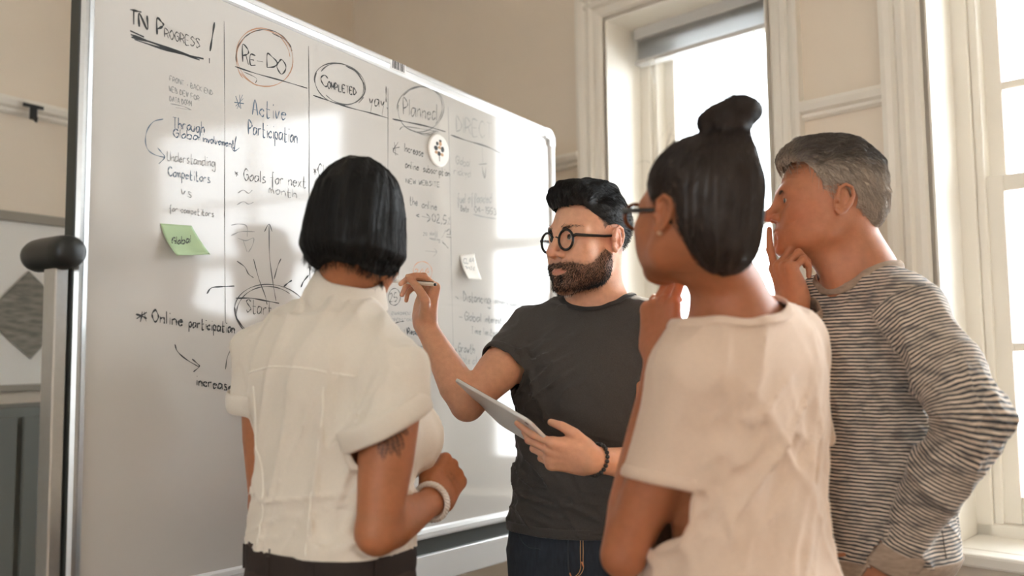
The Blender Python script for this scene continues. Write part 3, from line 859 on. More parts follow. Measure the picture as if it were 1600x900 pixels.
def compact(V, F_, attrs=None):
    used = np.zeros(len(V), bool); used[F_.ravel()] = True
    m = np.cumsum(used) - 1
    return V[used], m[F_], ({k: a[used] for k, a in attrs.items()} if attrs else None)
def tris(Q): return np.concatenate([Q[:, [0, 1, 2]], Q[:, [0, 2, 3]]])
def clip(V, T, g):
    """keep the part of a triangle mesh where g > 0, cut cleanly along g = 0"""
    s = g > 0; n = s[T].sum(1)
    out = [T[n == 3]]; NV = [V]; nv = len(V)
    for cnt in (1, 2):
        t = T[n == cnt]
        if not len(t): continue
        ss = s[t]; lone = (ss if cnt == 1 else ~ss).argmax(1); r = np.arange(len(t))
        a, b, c = t[r, lone], t[r, (lone + 1) % 3], t[r, (lone + 2) % 3]
        def cut(i, j):
            k = (g[i] / (g[i] - g[j]))[:, None]; return V[i] + k * (V[j] - V[i])
        ab, ac = cut(a, b), cut(a, c); NV += [ab, ac]
        iab = nv + np.arange(len(t)); iac = iab + len(t); nv += 2 * len(t)
        if cnt == 1: out.append(np.stack([a, iab, iac], 1))
        else: out += [np.stack([iab, b, c], 1), np.stack([iab, c, iac], 1)]
    V = np.concatenate(NV); T = np.concatenate(out)
    V, T, _ = compact(V, T)
    key = np.round(V * 2e5).astype(np.int64)           # weld the cut edge
    _, first, inv = np.unique(key, axis=0, return_index=True, return_inverse=True)
    T = inv.ravel()[T]; V = V[first]
    T = T[(T[:, 0] != T[:, 1]) & (T[:, 1] != T[:, 2]) & (T[:, 2] != T[:, 0])]
    return V, T
# value noise
_rs = np.random.RandomState(7)
_lat = _rs.rand(32, 32, 32).astype(np.float32) * 2 - 1
def vnoise(P):
    P = np.asarray(P); i = np.floor(P).astype(np.int32); f = (P - i); f = f * f * (3 - 2 * f)
    i0 = i & 31; i1 = (i + 1) & 31; x0, y0, z0 = i0[..., 0], i0[..., 1], i0[..., 2]; x1, y1, z1 = i1[..., 0], i1[..., 1], i1[..., 2]
    fx, fy, fz = f[..., 0], f[..., 1], f[..., 2]
    a = _lat[x0, y0, z0] * (1 - fx) + _lat[x1, y0, z0] * fx; b = _lat[x0, y1, z0] * (1 - fx) + _lat[x1, y1, z0] * fx
    c = _lat[x0, y0, z1] * (1 - fx) + _lat[x1, y0, z1] * fx; d = _lat[x0, y1, z1] * (1 - fx) + _lat[x1, y1, z1] * fx
    return (a * (1 - fy) + b * fy) * (1 - fz) + (c * (1 - fy) + d * fy) * fz
def sstep(a, b, x):
    t = np.clip((x - a) / (b - a), 0, 1); return t * t * (3 - 2 * t)

# ---------------------------------------------------------------- anatomy
def basis(fwd, up=(0, 0, 1)):
    f = nrm(fwd); r = nrm(np.cross(f, up)); u = np.cross(r, f)
    return np.stack([r, f, u], 1)                      # columns: right, forward, up
def head_basis(yaw, pitch=0, roll=0):
    """yaw measured from facing the viewer (-Y) towards picture left, degrees; pitch > 0 looks up"""
    y, p, q = map(math.radians, (yaw, pitch, roll))
    f = A3(-math.sin(y) * math.cos(p), -math.cos(y) * math.cos(p), math.sin(p))
    Bm = basis(f)
    r, u = Bm[:, 0], Bm[:, 2]
    return np.stack([r * math.cos(q) + u * math.sin(q), f, u * math.cos(q) - r * math.sin(q)], 1)

def add_head(f, H, Bm, s=1.0, fem=0, jaw=1.0, nose=1.0, ears=True, brow=1.0, lf=1.0):
    """head at H (between the ears, eye level), local axes right/forward/up"""
    W = lambda x, y, z: H + Bm @ A3(x * s, y * s, z * s * (lf if z < 0 else 1))
    r = lambda q: q * s
    E = lambda c, rad, k=.01, op='u', R=None: f.ell(W(*c), A3(*rad) * s, k * s, op, Bm if R is None else R)
    E((0, -.014, .036), (.0745, .097, .083), .02)
    E((0, .018, -.005), (.066, .074, .085), .03)
    E((0, .040, -.050), (.050, .052, .070), .03)
    for sx in (-1, 1):
        f.cone(W(sx * .056, .002, -.048), W(sx * .050, .018, -.078), r(.017), r(.017 * jaw), r(.03))
        f.cone(W(sx * .048, .02, -.080), W(sx * .016, .080, -.112), r(.017 * jaw), r(.016), r(.03))
        E((sx * .046, .062, -.030), (.022, .024, .020), .025)          # cheekbone
        E((sx * .036, .062, -.068), (.022, .026, .026), .03)           # cheek
    E((0, .082, -.110), (.021, .018, .017), .02)                       # chin
    E((0, .076, -.078), (.030, .022, .022), .02)                       # mouth mound
    f.path([W(-.052, .066, .012), W(-.030, .086, .016), W(0, .089, .010), W(.030, .086, .016), W(.052, .066, .012)], [r(.008), r(.0095 * brow), r(.008), r(.0095 * brow), r(.008)], r(.022))
    for sx in (-1, 1):
        f.ball(W(sx * .033, .107, -.003), r(.019), r(.016), 's')       # orbit
        E((sx * .0318, .0780, -.002), (.0165, .0135, .0125), .006)     # lids
    # nose
    f.path([W(0, .091, .006), W(0, .1025, -.013), W(0, .1155 + .004 * (nose - 1), -.034)], [r(.0078), r(.0085), r(.0102)], r(.012))
    f.ball(W(0, .1165 + .006 * (nose - 1), -.0375), r(.0100), r(.006))
    for sx in (-1, 1):
        E((sx * .0132, .1015, -.041), (.0074, .0110, .0078), .006)
    for sx in (-1, 1):
        E((sx * .0062, .1055, -.0475), (.0034, .006, .003), .003, 's')
    # lips
    f.path([W(-.0245, .0885, -.0782), W(-.011, .0975, -.0735), W(0, .0985, -.0752), W(.011, .0975, -.0735), W(.0245, .0885, -.0782)], [r(.0028), r(.0056), r(.0054), r(.0056), r(.0028)], r(.006))
    f.path([W(-.022, .0885, -.0795), W(-.008, .0965, -.0858), W(.008, .0965, -.0858), W(.022, .0885, -.0795)], [r(.003), r(.0068), r(.0068), r(.003)], r(.006))
    f.path([W(-.025, .0925, -.0788), W(-.011, .1035, -.0790), W(0, .1048, -.0798), W(.011, .1035, -.0790), W(.025, .0925, -.0788)], [r(.0008), r(.0021), r(.0022), r(.0021), r(.0008)], r(.002), 's')
    f.ball(W(0, .108, -.098), r(.013), r(.012), 's')                   # hollow under the lip
    f.cone(W(0, .106, -.052), W(0, .1035, -.068), r(.0035), r(.0035), r(.006), 's')
    if ears:
        for sx in (-1, 1):
            a = math.radians(14)
            Re = Bm @ np.stack([A3(math.cos(.35) , -sx * math.sin(.35), 0), A3(sx * math.sin(.35) * math.cos(a), math.cos(.35) * math.cos(a), math.sin(a)), nrm(np.cross(A3(math.cos(.35), -sx * math.sin(.35), 0), A3(sx * math.sin(.35) * math.cos(a), math.cos(.35) * math.cos(a), math.sin(a))))], 1)
            c = W(sx * .0775, -.012, -.010)
            f.ell(c, A3(.0065, .0165, .028) * s, r(.006), 'u', Re)
            cc = lambda y, z, x=0: c + Re @ (A3(sx * x, y, z) * s)
            rim = [cc(.012, .006, .004), cc(.014, .019, .006), cc(.004, .0295, .008), cc(-.009, .027, .010), cc(-.0165, .013, .0105), cc(-.0155, -.004, .009), cc(-.008, -.019, .006), cc(.002, -.028, .003), cc(.008, -.024, .002)]
            f.path(rim, [r(.0032), r(.0032), r(.0033), r(.0035), r(.0035), r(.0033), r(.0038), r(.0052), r(.004)], r(.004))
            f.path([cc(-.004, .015, .006), cc(-.0085, .004, .007), cc(-.006, -.008, .007)], [r(.003)] * 3, r(.004))
            f.ell(cc(.003, -.004, .0085), A3(.006, .0065, .010) * s, r(.004), 's', Re)
            f.ell(cc(-.002, .020, .0105), A3(.004, .008, .004) * s, r(.003), 's', Re)
            f.ball(cc(.0125, -.006, .005), r(.0042), r(.004))
    return W

def hand_joints(wr, d, nm, side, curls, thumb, s=1.0, spread=(-.10, -.02, .06, .15), bend=None):
    """wr wrist, d along the palm, nm back-of-hand normal; side +1 when the thumb lies towards cross(d, nm)
    curls: per finger (index..little) three bend angles in degrees; thumb: list of local points"""
    d = nrm(d); nm = nrm(nm - d * np.dot(d, nm)); t = np.cross(d, nm) * side
    L = [(.040, .024, .020), (.045, .027, .021), (.041, .026, .021), (.032, .020, .019)]
    base = [(.088, .027), (.092, .008), (.087, -.011), (.078, -.028)]
    R = [(.0085, .0078, .0070, .0058), (.0087, .008, .0071, .006), (.0083, .0076, .0068, .0057), (.0074, .0068, .006, .005)]
    out = []
    for i in range(4):
        x, y = base[i]
        p = wr + (d * x + t * y) * s
        dirn = nrm(d + t * -spread[i])
        pts = [p]; a = 0
        for j in range(3):
            a += math.radians(curls[i][j])
            v = dirn * math.cos(a) - nm * math.sin(a)
            pts.append(pts[-1] + v * L[i][j] * s)
        out.append((pts, [q * s for q in R[i]]))
    th = [wr + (d * a + t * b + nm * c) * s for a, b, c in thumb]
    return dict(wr=wr, d=d, nm=nm, t=t, fingers=out, thumb=th, s=s)
def add_hand(f, h, thumb_r=(.0135, .0115, .0098, .0072), kk=.004):
    s, wr, d, nm, t = h['s'], h['wr'], h['d'], h['nm'], h['t']
    R = np.stack([d, t, nm], 1)
    f.slab(wr + d * .050 * s - nm * .001 * s, A3(.044, .037, .0135) * s, R, .012 * s, .02)
    f.ell(wr + d * .020 * s, A3(.035, .029, .018) * s, .02, 'u', R)
    f.ell(wr + (d * .040 + t * .022 - nm * .010) * s, A3(.032, .016, .014) * s, .012, 'u', R)      # ball of the thumb
    f.ell(wr + (d * .038 - t * .022 - nm * .009) * s, A3(.032, .013, .012) * s, .012, 'u', R)
    for (pts, rad), (x, y) in zip(h['fingers'], [(.05, .018), (.05, .006), (.05, -.006), (.045, -.018)]):
        f.cone(wr + (d * x + t * y + nm * .003) * s, pts[0], .0095 * s, rad[0] * 1.08, .008)
    body = Field()
    for pts, rad in h['fingers']:
        f.path(pts, rad, kk)
        f.ball(pts[0] + nm * .0022 * s, rad[0] * 1.08, .006)
        f.ball(pts[1], rad[1] * 1.07, .004)
    f.path(h['thumb'], [q * s for q in thumb_r], .007)
def nails(h, m, parent, col=None):
    pass

class Figure:
    pass
# ---------------------------------------------------------------- building blocks for people
skin_mats = {}
def skin_mat(name, rough=.48):
    return mat(name, (.6, .35, .25, 1), rough, spec=.4, noise=.07, nscale=90, bump=.25, bscale=420, sss=.22, attr='tone')
hair_dark = mat('hair_black', srgb(18, 18, 18), .55, spec=.28, noise=.3, nscale=40)
hair_brown = mat('hair_dark_brown', srgb(50, 40, 34), .45, spec=.5, noise=.25, nscale=40)
hair_grey = mat('hair_grey', (.2, .2, .2, 1), .5, spec=.45, attr='tone')
eye_m = mat('eyeball', (.8, .8, .8, 1), .12, attr='tone')
glass_frame = mat('spectacle_frame_black', srgb(16, 18, 19), .25)
lens_m = glass.copy(); lens_m.name = 'spectacle_lens'
[n_ for n_ in lens_m.node_tree.nodes if n_.type == 'FRESNEL'][0].inputs[0].default_value = 1.12

def body_mesh(name, f, zones, tonefn, m, parent=None):
    """zones: list of (voxel, lo, hi, keep(P) -> bool) meshed one after the other and joined into one surface"""
    Vs, Fs, n = [], [], 0
    for h, lo, hi, keep in zones:
        V, Q = surface(f, h, lo, hi)
        if keep is not None:
            k = keep(V)
            Q = Q[k[Q].any(1)]
            V, Q, _ = compact(V, Q)
        Vs.append(V); Fs.append(Q + n); n += len(V)
    V = np.concatenate(Vs); Q = np.concatenate(Fs)
    return mesh_obj(name, V, Q, m, parent, True, {'tone': tonefn(V)})

def strand_mesh(name, S, rad, m, parent, tone=None):
    """S (n, k, 3) strands as three-sided tapering tubes"""
    n, k, _ = S.shape
    T = np.gradient(S, axis=1); T /= np.linalg.norm(T, axis=2, keepdims=True) + 1e-9
    ref = np.where(np.abs(T[..., 2:3]) < .8, np.array([0, 0, 1.]), np.array([1., 0, 0]))
    a = np.cross(T, ref); a /= np.linalg.norm(a, axis=2, keepdims=True) + 1e-9
    b = np.cross(T, a)
    tp = np.linspace(1, .25, k)[None, :, None] ** .7 * (rad if np.ndim(rad) == 0 else np.asarray(rad)[:, None, None])
    R = [S + tp * (a * math.cos(q) + b * math.sin(q)) for q in (0, 2.0944, 4.1888)]
    V = np.stack(R, 2).reshape(-1, 3)
    base = (np.arange(n)[:, None, None] * k + np.arange(k - 1)[None, :, None]) * 3
    j = np.arange(3)[None, None, :]
    Q = np.stack([base + j, base + (j + 1) % 3, base + 3 + (j + 1) % 3, base + 3 + j], -1).reshape(-1, 4)
    at_ = None
    if tone is not None: at_ = {'tone': np.repeat(tone, k * 3, axis=0)}
    return mesh_obj(name, V, Q, m, parent, True, at_)

def grow(roots, nrmls, dirfn, length, k, rs, lift=.25, wob=.15, push=None, gravity=0):
    """hair strands from the roots: start along the normal, then follow dirfn(p)"""
    n = len(roots); P = roots.copy(); S = [P.copy()]
    step = (np.asarray(length) / (k - 1)).reshape(-1, 1) * np.ones((n, 1))
    jit = rs.randn(n, 3) * wob
    for i in range(1, k):
        t = i / (k - 1)
        D = dirfn(P, t) + nrmls * lift * (1 - t) + jit * (.4 + t)
        D[:, 2] -= gravity * t
        D /= np.linalg.norm(D, axis=1, keepdims=True) + 1e-9
        P = P + D * step
        if push is not None: P = push(P)
        S.append(P.copy())
    return np.stack(S, 1)

def scalp(H, Bm, s, n, rs, maskfn, c=(0, -.014, .036), r=(.0745, .097, .083), infl=0.0):
    """random roots on the cranium: returns local points (head units), world points, normals"""
    q = rs.randn(n, 3); q /= np.linalg.norm(q, axis=1, keepdims=True)
    rr = np.array(r) + infl
    L = np.array(c) + q * rr
    N = q / rr; N /= np.linalg.norm(N, axis=1, keepdims=True)
    m = maskfn(L)
    L, N = L[m], N[m]
    return L, H + (L * s) @ Bm.T, N @ Bm.T
def ell_push(H, Bm, s, c, r):
    c = np.array(c); r = np.array(r)
    def push(P):
        q = ((P - H) @ Bm) / s - c
        k = np.linalg.norm(q / r, axis=1, keepdims=True)
        q = np.where(k < 1, q / np.maximum(k, 1e-6), q)
        return H + ((q + c) * s) @ Bm.T
    return push

def eyeballs(W, Bm, s, parent, iris, gaze=(0, 0)):
    for sx in (-1, 1):
        c = W(sx * .0318, .0792, -.002); V, Fc, tn = [], [], []
        fwd = Bm @ nrm(A3(math.sin(math.radians(gaze[0])), 1, math.sin(math.radians(gaze[1]))))
        bb = basis(fwd, Bm[:, 2])
        nu, nv = 20, 18
        for i in range(nv + 1):
            th = math.pi * i / nv
            for j in range(nu):
                ph = 2 * math.pi * j / nu
                rr = .0119 * s
                V.append(c + bb @ A3(math.sin(th) * math.cos(ph), math.cos(th), math.sin(th) * math.sin(ph)) * rr)
                a = math.degrees(th)
                tn.append((.01, .01, .01) if a < 11 else iris if a < 30 else (.62, .58, .54))
        for i in range(nv):
            for j in range(nu):
                Fc.append((i * nu + j, i * nu + (j + 1) % nu, (i + 1) * nu + (j + 1) % nu, (i + 1) * nu + j))
        mesh_obj('eye', V, Fc, eye_m, parent, True, {'tone': np.array(tn)})

def spectacles(name, W, Bm, s, parent, label, frame_m, rx=.0235, rz=.0215, y=.106, z=-.007, half=.034, th=1.0, temple_m=None):
    """round glasses resting on the nose and ears; parts: rim, bridge, temples, lenses"""
    root = empty(name, W(0, y, z)); o = np.array(root.location)
    tag(root, label, 'glasses')
    fr = (W(0, 0, 0) - o, Bm[:, 0] * s, Bm[:, 1] * s, Bm[:, 2] * s)
    for sx in (-1, 1):
        pts = []
        for a in np.linspace(0, 2 * math.pi, 33):
            xx = sx * half + rx * math.cos(a); pts.append((xx, y - .18 * abs(xx) ** 1.0 * .35 - (abs(xx) > .04) * 0, z + rz * math.sin(a)))
        rm = MB(fr); rm.tube(pts, .0021 * s * th, 8, caps=False); rm.build('rim', frame_m, root, smooth=True)
        ls = MB(fr); n0 = 0
        ctr = (sx * half, y - .063 * half, z)
        ls.V.append(ls.w(ctr))
        for p in pts[:-1]: ls.V.append(ls.w(p))
        for i in range(32): ls.F.append((0, 1 + i, 1 + (i + 1) % 32))
        ls.build('lens', lens_m, root, smooth=True)
        xe = sx * (half + rx)
        tp = MB(fr)
        ye = y - .063 * abs(xe)
        tp.tube([(xe, ye, z + .006), (xe + sx * .006, ye - .004, z + .008), (sx * .070, .06, z + .007), (sx * .0765, .02, z + .006), (sx * .0785, -.008, z + .008), (sx * .078, -.022, z - .004), (sx * .077, -.03, z - .016)], [q * s * th for q in (.0028, .0028, .0024, .0022, .0022, .0022, .002)], 8)
        tp.build('temple', temple_m or frame_m, root, smooth=True)
    br = MB(fr)
    xi = half - rx
    br.tube([(-xi, y - .003, z + .004), (-xi * .5, y + .0015, z + .009), (xi * .5, y + .0015, z + .009), (xi, y - .003, z + .004)], .0021 * s, 8)
    br.build('bridge', frame_m, root, smooth=True)
    return root

def brows(W, Bm, H, s, m, parent, rs, tone=None, thick=1.0, lift=0):
    for sx in (-1, 1):
        S = []
        for i in range(260):
            t = rs.rand(); u = rs.randn() * .0017 * thick * (1.15 - .6 * t)
            x = .014 + .042 * t; z = .0155 + lift + .0055 * math.sin(t * 2.2) - .003 * t + u
            yy = np.interp(x, [.012, .03, .044, .056], [.0975, .0958, .0850, .0715])
            p0 = W(sx * x, yy, z); d = Bm @ nrm(A3(sx * .9, .05 - .5 * t, .45 * (1 - 1.6 * t)))
            S.append([p0 + d * q * .0075 * s + (Bm[:, 1]) * .001 * math.sin(q * 3) for q in (0, .5, 1)])
        strand_mesh('eyebrow', np.array(S), .00042, m, parent)['kind'] = 'stuff'

def surf_strands(f, roots, dirfn, length, k, rs, eps=.001, jit=.2, lift_end=0.0):
    """strands that run along the surface of field f"""
    P = roots.copy(); S = []; n = len(P)
    J = rs.randn(n, 3) * jit
    step = length / (k - 1) * (.6 + .8 * rs.rand(n, 1))
    for i in range(k):
        d = f.at(P); e = .0015
        G = np.stack([f.at(P + A3(*v) * e) - d for v in ((1, 0, 0), (0, 1, 0), (0, 0, 1))], 1)
        G /= np.linalg.norm(G, axis=1, keepdims=True) + 1e-9
        P = P - G * np.clip(d - eps - lift_end * (i / (k - 1)) ** 2, -.01, .01)[:, None]
        S.append(P.copy())
        D = dirfn(P) + J
        D -= G * (D * G).sum(1, keepdims=True); D /= np.linalg.norm(D, axis=1, keepdims=True) + 1e-9
        P = P + D * step
    return np.stack(S, 1)
# ---------------------------------------------------------------- bodies and clothes
def std_frame(O, yaw):
    y = math.radians(yaw)
    f = A3(-math.sin(y), -math.cos(y), 0); r = A3(-math.cos(y), math.sin(y), 0)
    return (np.asarray(O, float), r, f, ZZ)
MALE = [(.78, 0, 0, .168, .118), (.90, 0, 0, .176, .122), (1.0, 0, .004, .165, .115), (1.08, 0, .008, .157, .108), (1.2, 0, .010, .165, .114), (1.3, 0, .008, .172, .122), (1.37, 0, 0, .168, .112), (1.42, 0, -.008, .135, .085), (1.455, 0, -.014, .080, .062)]
def secs(tab, zs=1.0, ws=1.0, ds=1.0, z0=0, lean=0, side=0):
    return [(z * zs + z0, cx + side * z, cy + lean * (z - .9), a * ws, b * ds) for z, cx, cy, a, b in tab]
def limb(f, pts, rad, k=.02): f.path(pts, rad, k)
def arm(f, S, E, Wt, s=1.0, fem=0, muscle=1.0):
    """shoulder, elbow, wrist"""
    S, E, Wt = map(np.asarray, (S, E, Wt))
    u = E - S; v = Wt - E
    rs_ = [.052, .050 * muscle, .048 * muscle, .040, .036]
    f.path([S, S + u * .3, S + u * .55, S + u * .85, E], [q * s for q in rs_], .03)
    f.path([E, E + v * .22, E + v * .5, E + v * .82, Wt], [.037 * s, .042 * s * muscle ** .5, .036 * s, .0275 * s, .0265 * s], .012)
def leg(f, hip, knee, ankle, s=1.0):
    hip, knee, ankle = map(np.asarray, (hip, knee, ankle))
    f.path([hip, hip * .55 + knee * .45, knee, knee * .62 + ankle * .38, ankle], [.085 * s, .073 * s, .054 * s, .053 * s, .038 * s], .03)
    return f
def loops(T):
    """ordered boundary loops of a triangle mesh"""
    e = np.concatenate([T[:, [0, 1]], T[:, [1, 2]], T[:, [2, 0]]])
    key = np.sort(e, 1); u, inv, cnt = np.unique(key, axis=0, return_inverse=True, return_counts=True)
    be = e[cnt[inv.ravel()] == 1]
    nx = {int(a): int(b) for a, b in be}
    out = []
    while nx:
        a, b = next(iter(nx.items())); L_ = [a]
        while b in nx and b != L_[0]:
            L_.append(b); b = nx.pop(b)
        nx.pop(L_[0], None)
        if len(L_) > 12: out.append(L_)
    return out
def resample(P, n):
    P = np.vstack([P, P[:1]]); d = np.r_[0, np.cumsum(np.linalg.norm(np.diff(P, axis=0), axis=1))]
    t = np.linspace(0, d[-1], n, endpoint=False)
    Q = np.stack([np.interp(t, d, P[:, i]) for i in range(3)], 1)
    for _ in range(3): Q = (np.roll(Q, 1, 0) + Q + np.roll(Q, -1, 0)) / 3
    return Q
def band(P, ax, w, t, m, name, parent, rows=6, attrs=None):
    """closed soft band along loop P: ax = direction in which it is wide (n,3) or (3,), outward bulge t"""
    n = len(P); c = P.mean(0)
    ax = np.broadcast_to(np.asarray(ax, float), P.shape)
    T = np.roll(P, -1, 0) - np.roll(P, 1, 0); T /= np.linalg.norm(T, axis=1, keepdims=True)
    N = np.cross(T, ax); N /= np.linalg.norm(N, axis=1, keepdims=True) + 1e-9
    sg = np.sign(((P - c) * N).sum(1).mean()); N = N * sg
    V = []; k = 2 * rows
    for i in range(k):
        q = 2 * math.pi * i / k
        V.append(P + ax * (w / 2 * math.cos(q)) + N * (t * math.sin(q)))
    V = np.stack(V, 1).reshape(-1, 3)
    i = np.arange(n)[:, None]; j = np.arange(k)[None]
    Q = np.stack([i * k + j, i * k + (j + 1) % k, (i + 1) % n * k + (j + 1) % k, (i + 1) % n * k + j], -1).reshape(-1, 4)
    return mesh_obj(name, V, Q, m, parent, True, attrs(V) if attrs else None)
def garment(name, f, h, cuts, m, parent, thick=.002, attrs=None, lo=None, hi=None):
    """cuts: functions P -> g, kept where g > 0; returns object and its open edges"""
    V, Q = surface(f, h, lo, hi)
    T = tris(Q)
    for g in cuts:
        V, T = clip(V, T, g(V))
    # keep the largest connected sheet only
    o = mesh_obj(name, V, T, m, parent, True, attrs(V) if attrs else None)
    md = o.modifiers.new('cloth', 'SOLIDIFY'); md.thickness = thick; md.offset = -1
    return o, [V[L_] for L_ in loops(T)]
def cut_plane(c, d, r):
    """removes what lies beyond the plane within radius r of c"""
    c = np.asarray(c); d = nrm(d)
    return lambda P: np.where(np.linalg.norm(P - c, axis=1) < r, -(P - c) @ d, 1.0)
def cut_ell(c, rad, R):
    c = np.asarray(c); rad = np.asarray(rad)
    return lambda P: (np.linalg.norm(((P - c) @ R) / rad, axis=1) - 1) * min(rad)
def folds(scale, dirv, amp, sharp=1.6, seed=0, warp=.6):
    """cloth creases: ridged noise stretched along dirv"""
    d = nrm(dirv); B_ = basis(d, (0, .1, 1) if abs(d[2]) < .9 else (1, 0, 0))
    sc = np.array([1, .22, 1]) / scale
    def fn(P):
        q = (P @ B_) * sc + seed * 7.3
        q = q + warp * vnoise(q * .6 + 11)[..., None]
        n = 1 - np.minimum(np.abs(vnoise(q)) * 2.2, 1) ** .85
        m = 1 - np.minimum(np.abs(vnoise(q * 1.9 + 31)) * 2.2, 1) ** .85
        return -amp * (n ** sharp + .45 * m ** sharp - .4)
    return fn
def mask_ball(fn, c, r0, r1):
    c = np.asarray(c)
    return lambda P: fn(P) * (1 - sstep(r0, r1, np.linalg.norm(P - c, axis=-1)))
def trousers(parent, fr, hipz, m, sc=1.0, yaw_feet=None, top=None, wide=1.0, h=.006, name='trousers', cx=0, cy=0, depth=1.0):
    O, r, fw, up = fr
    f = Field()
    o = O + r * cx + fw * cy
    f.loft((o, r, fw, up), [(hipz - .16, 0, 0, .160 * sc, .112 * sc * depth), (hipz - .05, 0, 0, .182 * sc, .128 * sc * depth), (hipz + .06, 0, 0, .170 * sc, .118 * sc * depth), (hipz + .16, 0, 0, .158 * sc, .110 * sc * depth)], .02)
    for sx in (-1, 1):
        hip = o + r * sx * .088 * sc + up * (hipz - .08); kn = o + r * sx * .10 * sc + fw * .015 + up * hipz * .53; an = o + r * sx * .105 * sc - fw * .01 + up * .07
        f.path([hip, kn, an], [.096 * sc * wide, .074 * wide, .062 * wide], .03)
    f.disp(folds(.05, fw + up * .4, .0025, seed=3), o + A3(-.3, -.3, 0), o + A3(.3, .3, 1.2))
    cuts = [lambda P: (top if top else hipz + .1) - P[:, 2], lambda P: P[:, 2] - .035]
    ob, lp = garment(name, f, h, cuts, m, parent)
    return ob, lp, f, o
def shoes(parent, fr, m, cx=0, cy=0, sc=1.0):
    O, r, fw, up = fr
    for sx in (-1, 1):
        f = Field(); c = O + r * (cx + sx * .108 * sc) + fw * cy
        f.path([c + up * .075 - fw * .02, c + up * .045 - fw * .045, c + up * .034 + fw * .05, c + up * .030 + fw * .15], [.040, .042, .040, .034], .02)
        f.path([c + up * .016 - fw * .05, c + up * .012 + fw * .16], [.03, .028], .02)
        V, Q = surface(f, .006)
        V[:, 2] = np.maximum(V[:, 2], 0.0)
        mesh_obj('shoe', V, Q, m, parent, True)
shoe_m = mat('shoe_leather', srgb(40, 34, 30), .4)
def feet(f, fr, hipz, cx=0, cy=0, sc=1.0):
    O, r, fw, up = fr
    for sx in (-1, 1):
        o = O + r * cx + fw * cy
        hip = o + r * sx * .088 * sc + up * (hipz - .05); kn = o + r * sx * .10 * sc + fw * .012 + up * hipz * .53; an = o + r * sx * .106 * sc - fw * .01 + up * .085
        f.path([hip, hip * .5 + kn * .5, kn, kn * .6 + an * .4, an], [.078 * sc, .062, .046, .044, .034], .02)
        f.path([an - up * .02, an - up * .045 - fw * .02, an - up * .055 + fw * .13], [.032, .028, .022], .02)
def settle(p):
    """the parts of a figure are modelled in room coordinates: keep them there under the figure's Empty"""
    for c in bpy.data.objects:
        if c.parent == p: c.matrix_parent_inverse = Matrix.Translation(-Vector(p.location))

def cut_sleeve(c, d, torso, r=.11):
    """opens a sleeve at the plane through c, sparing the torso beside it"""
    d = nrm(d)
    def g(P):
        o = np.ones(len(P)); m = np.nonzero(np.linalg.norm(P - c, axis=1) < r)[0]
        o[m] = np.maximum(-(P[m] - c) @ d, (.010 - torso.at(P[m])) * .5)
        return o
    return g
def on_surface(f, P, Q, n=60):
    """first point where the ray from P to Q meets the field"""
    t = np.linspace(0, 1, n)[:, None]; L_ = P + (Q - P) * t; d = f.at(L_); i = int(np.argmax(d < 0)) if (d < 0).any() else int(np.argmin(d))
    i = max(i, 1); a, b = d[i - 1], d[i]; u = a / (a - b) if a > 0 > b else 0
    return L_[i - 1] + (L_[i] - L_[i - 1]) * u
def seam_tube(f, pts, out, rad, m, name, parent, depth=.12):
    """thin raised seam laid over a cloth field; pts in space near the cloth, out = outward direction"""
    P = [on_surface(f, np.asarray(q) + out * depth, np.asarray(q) - out * depth) for q in pts]
    mb = MB(); mb.tube(P, rad, 6); return mb.build(name, m, parent, smooth=True)
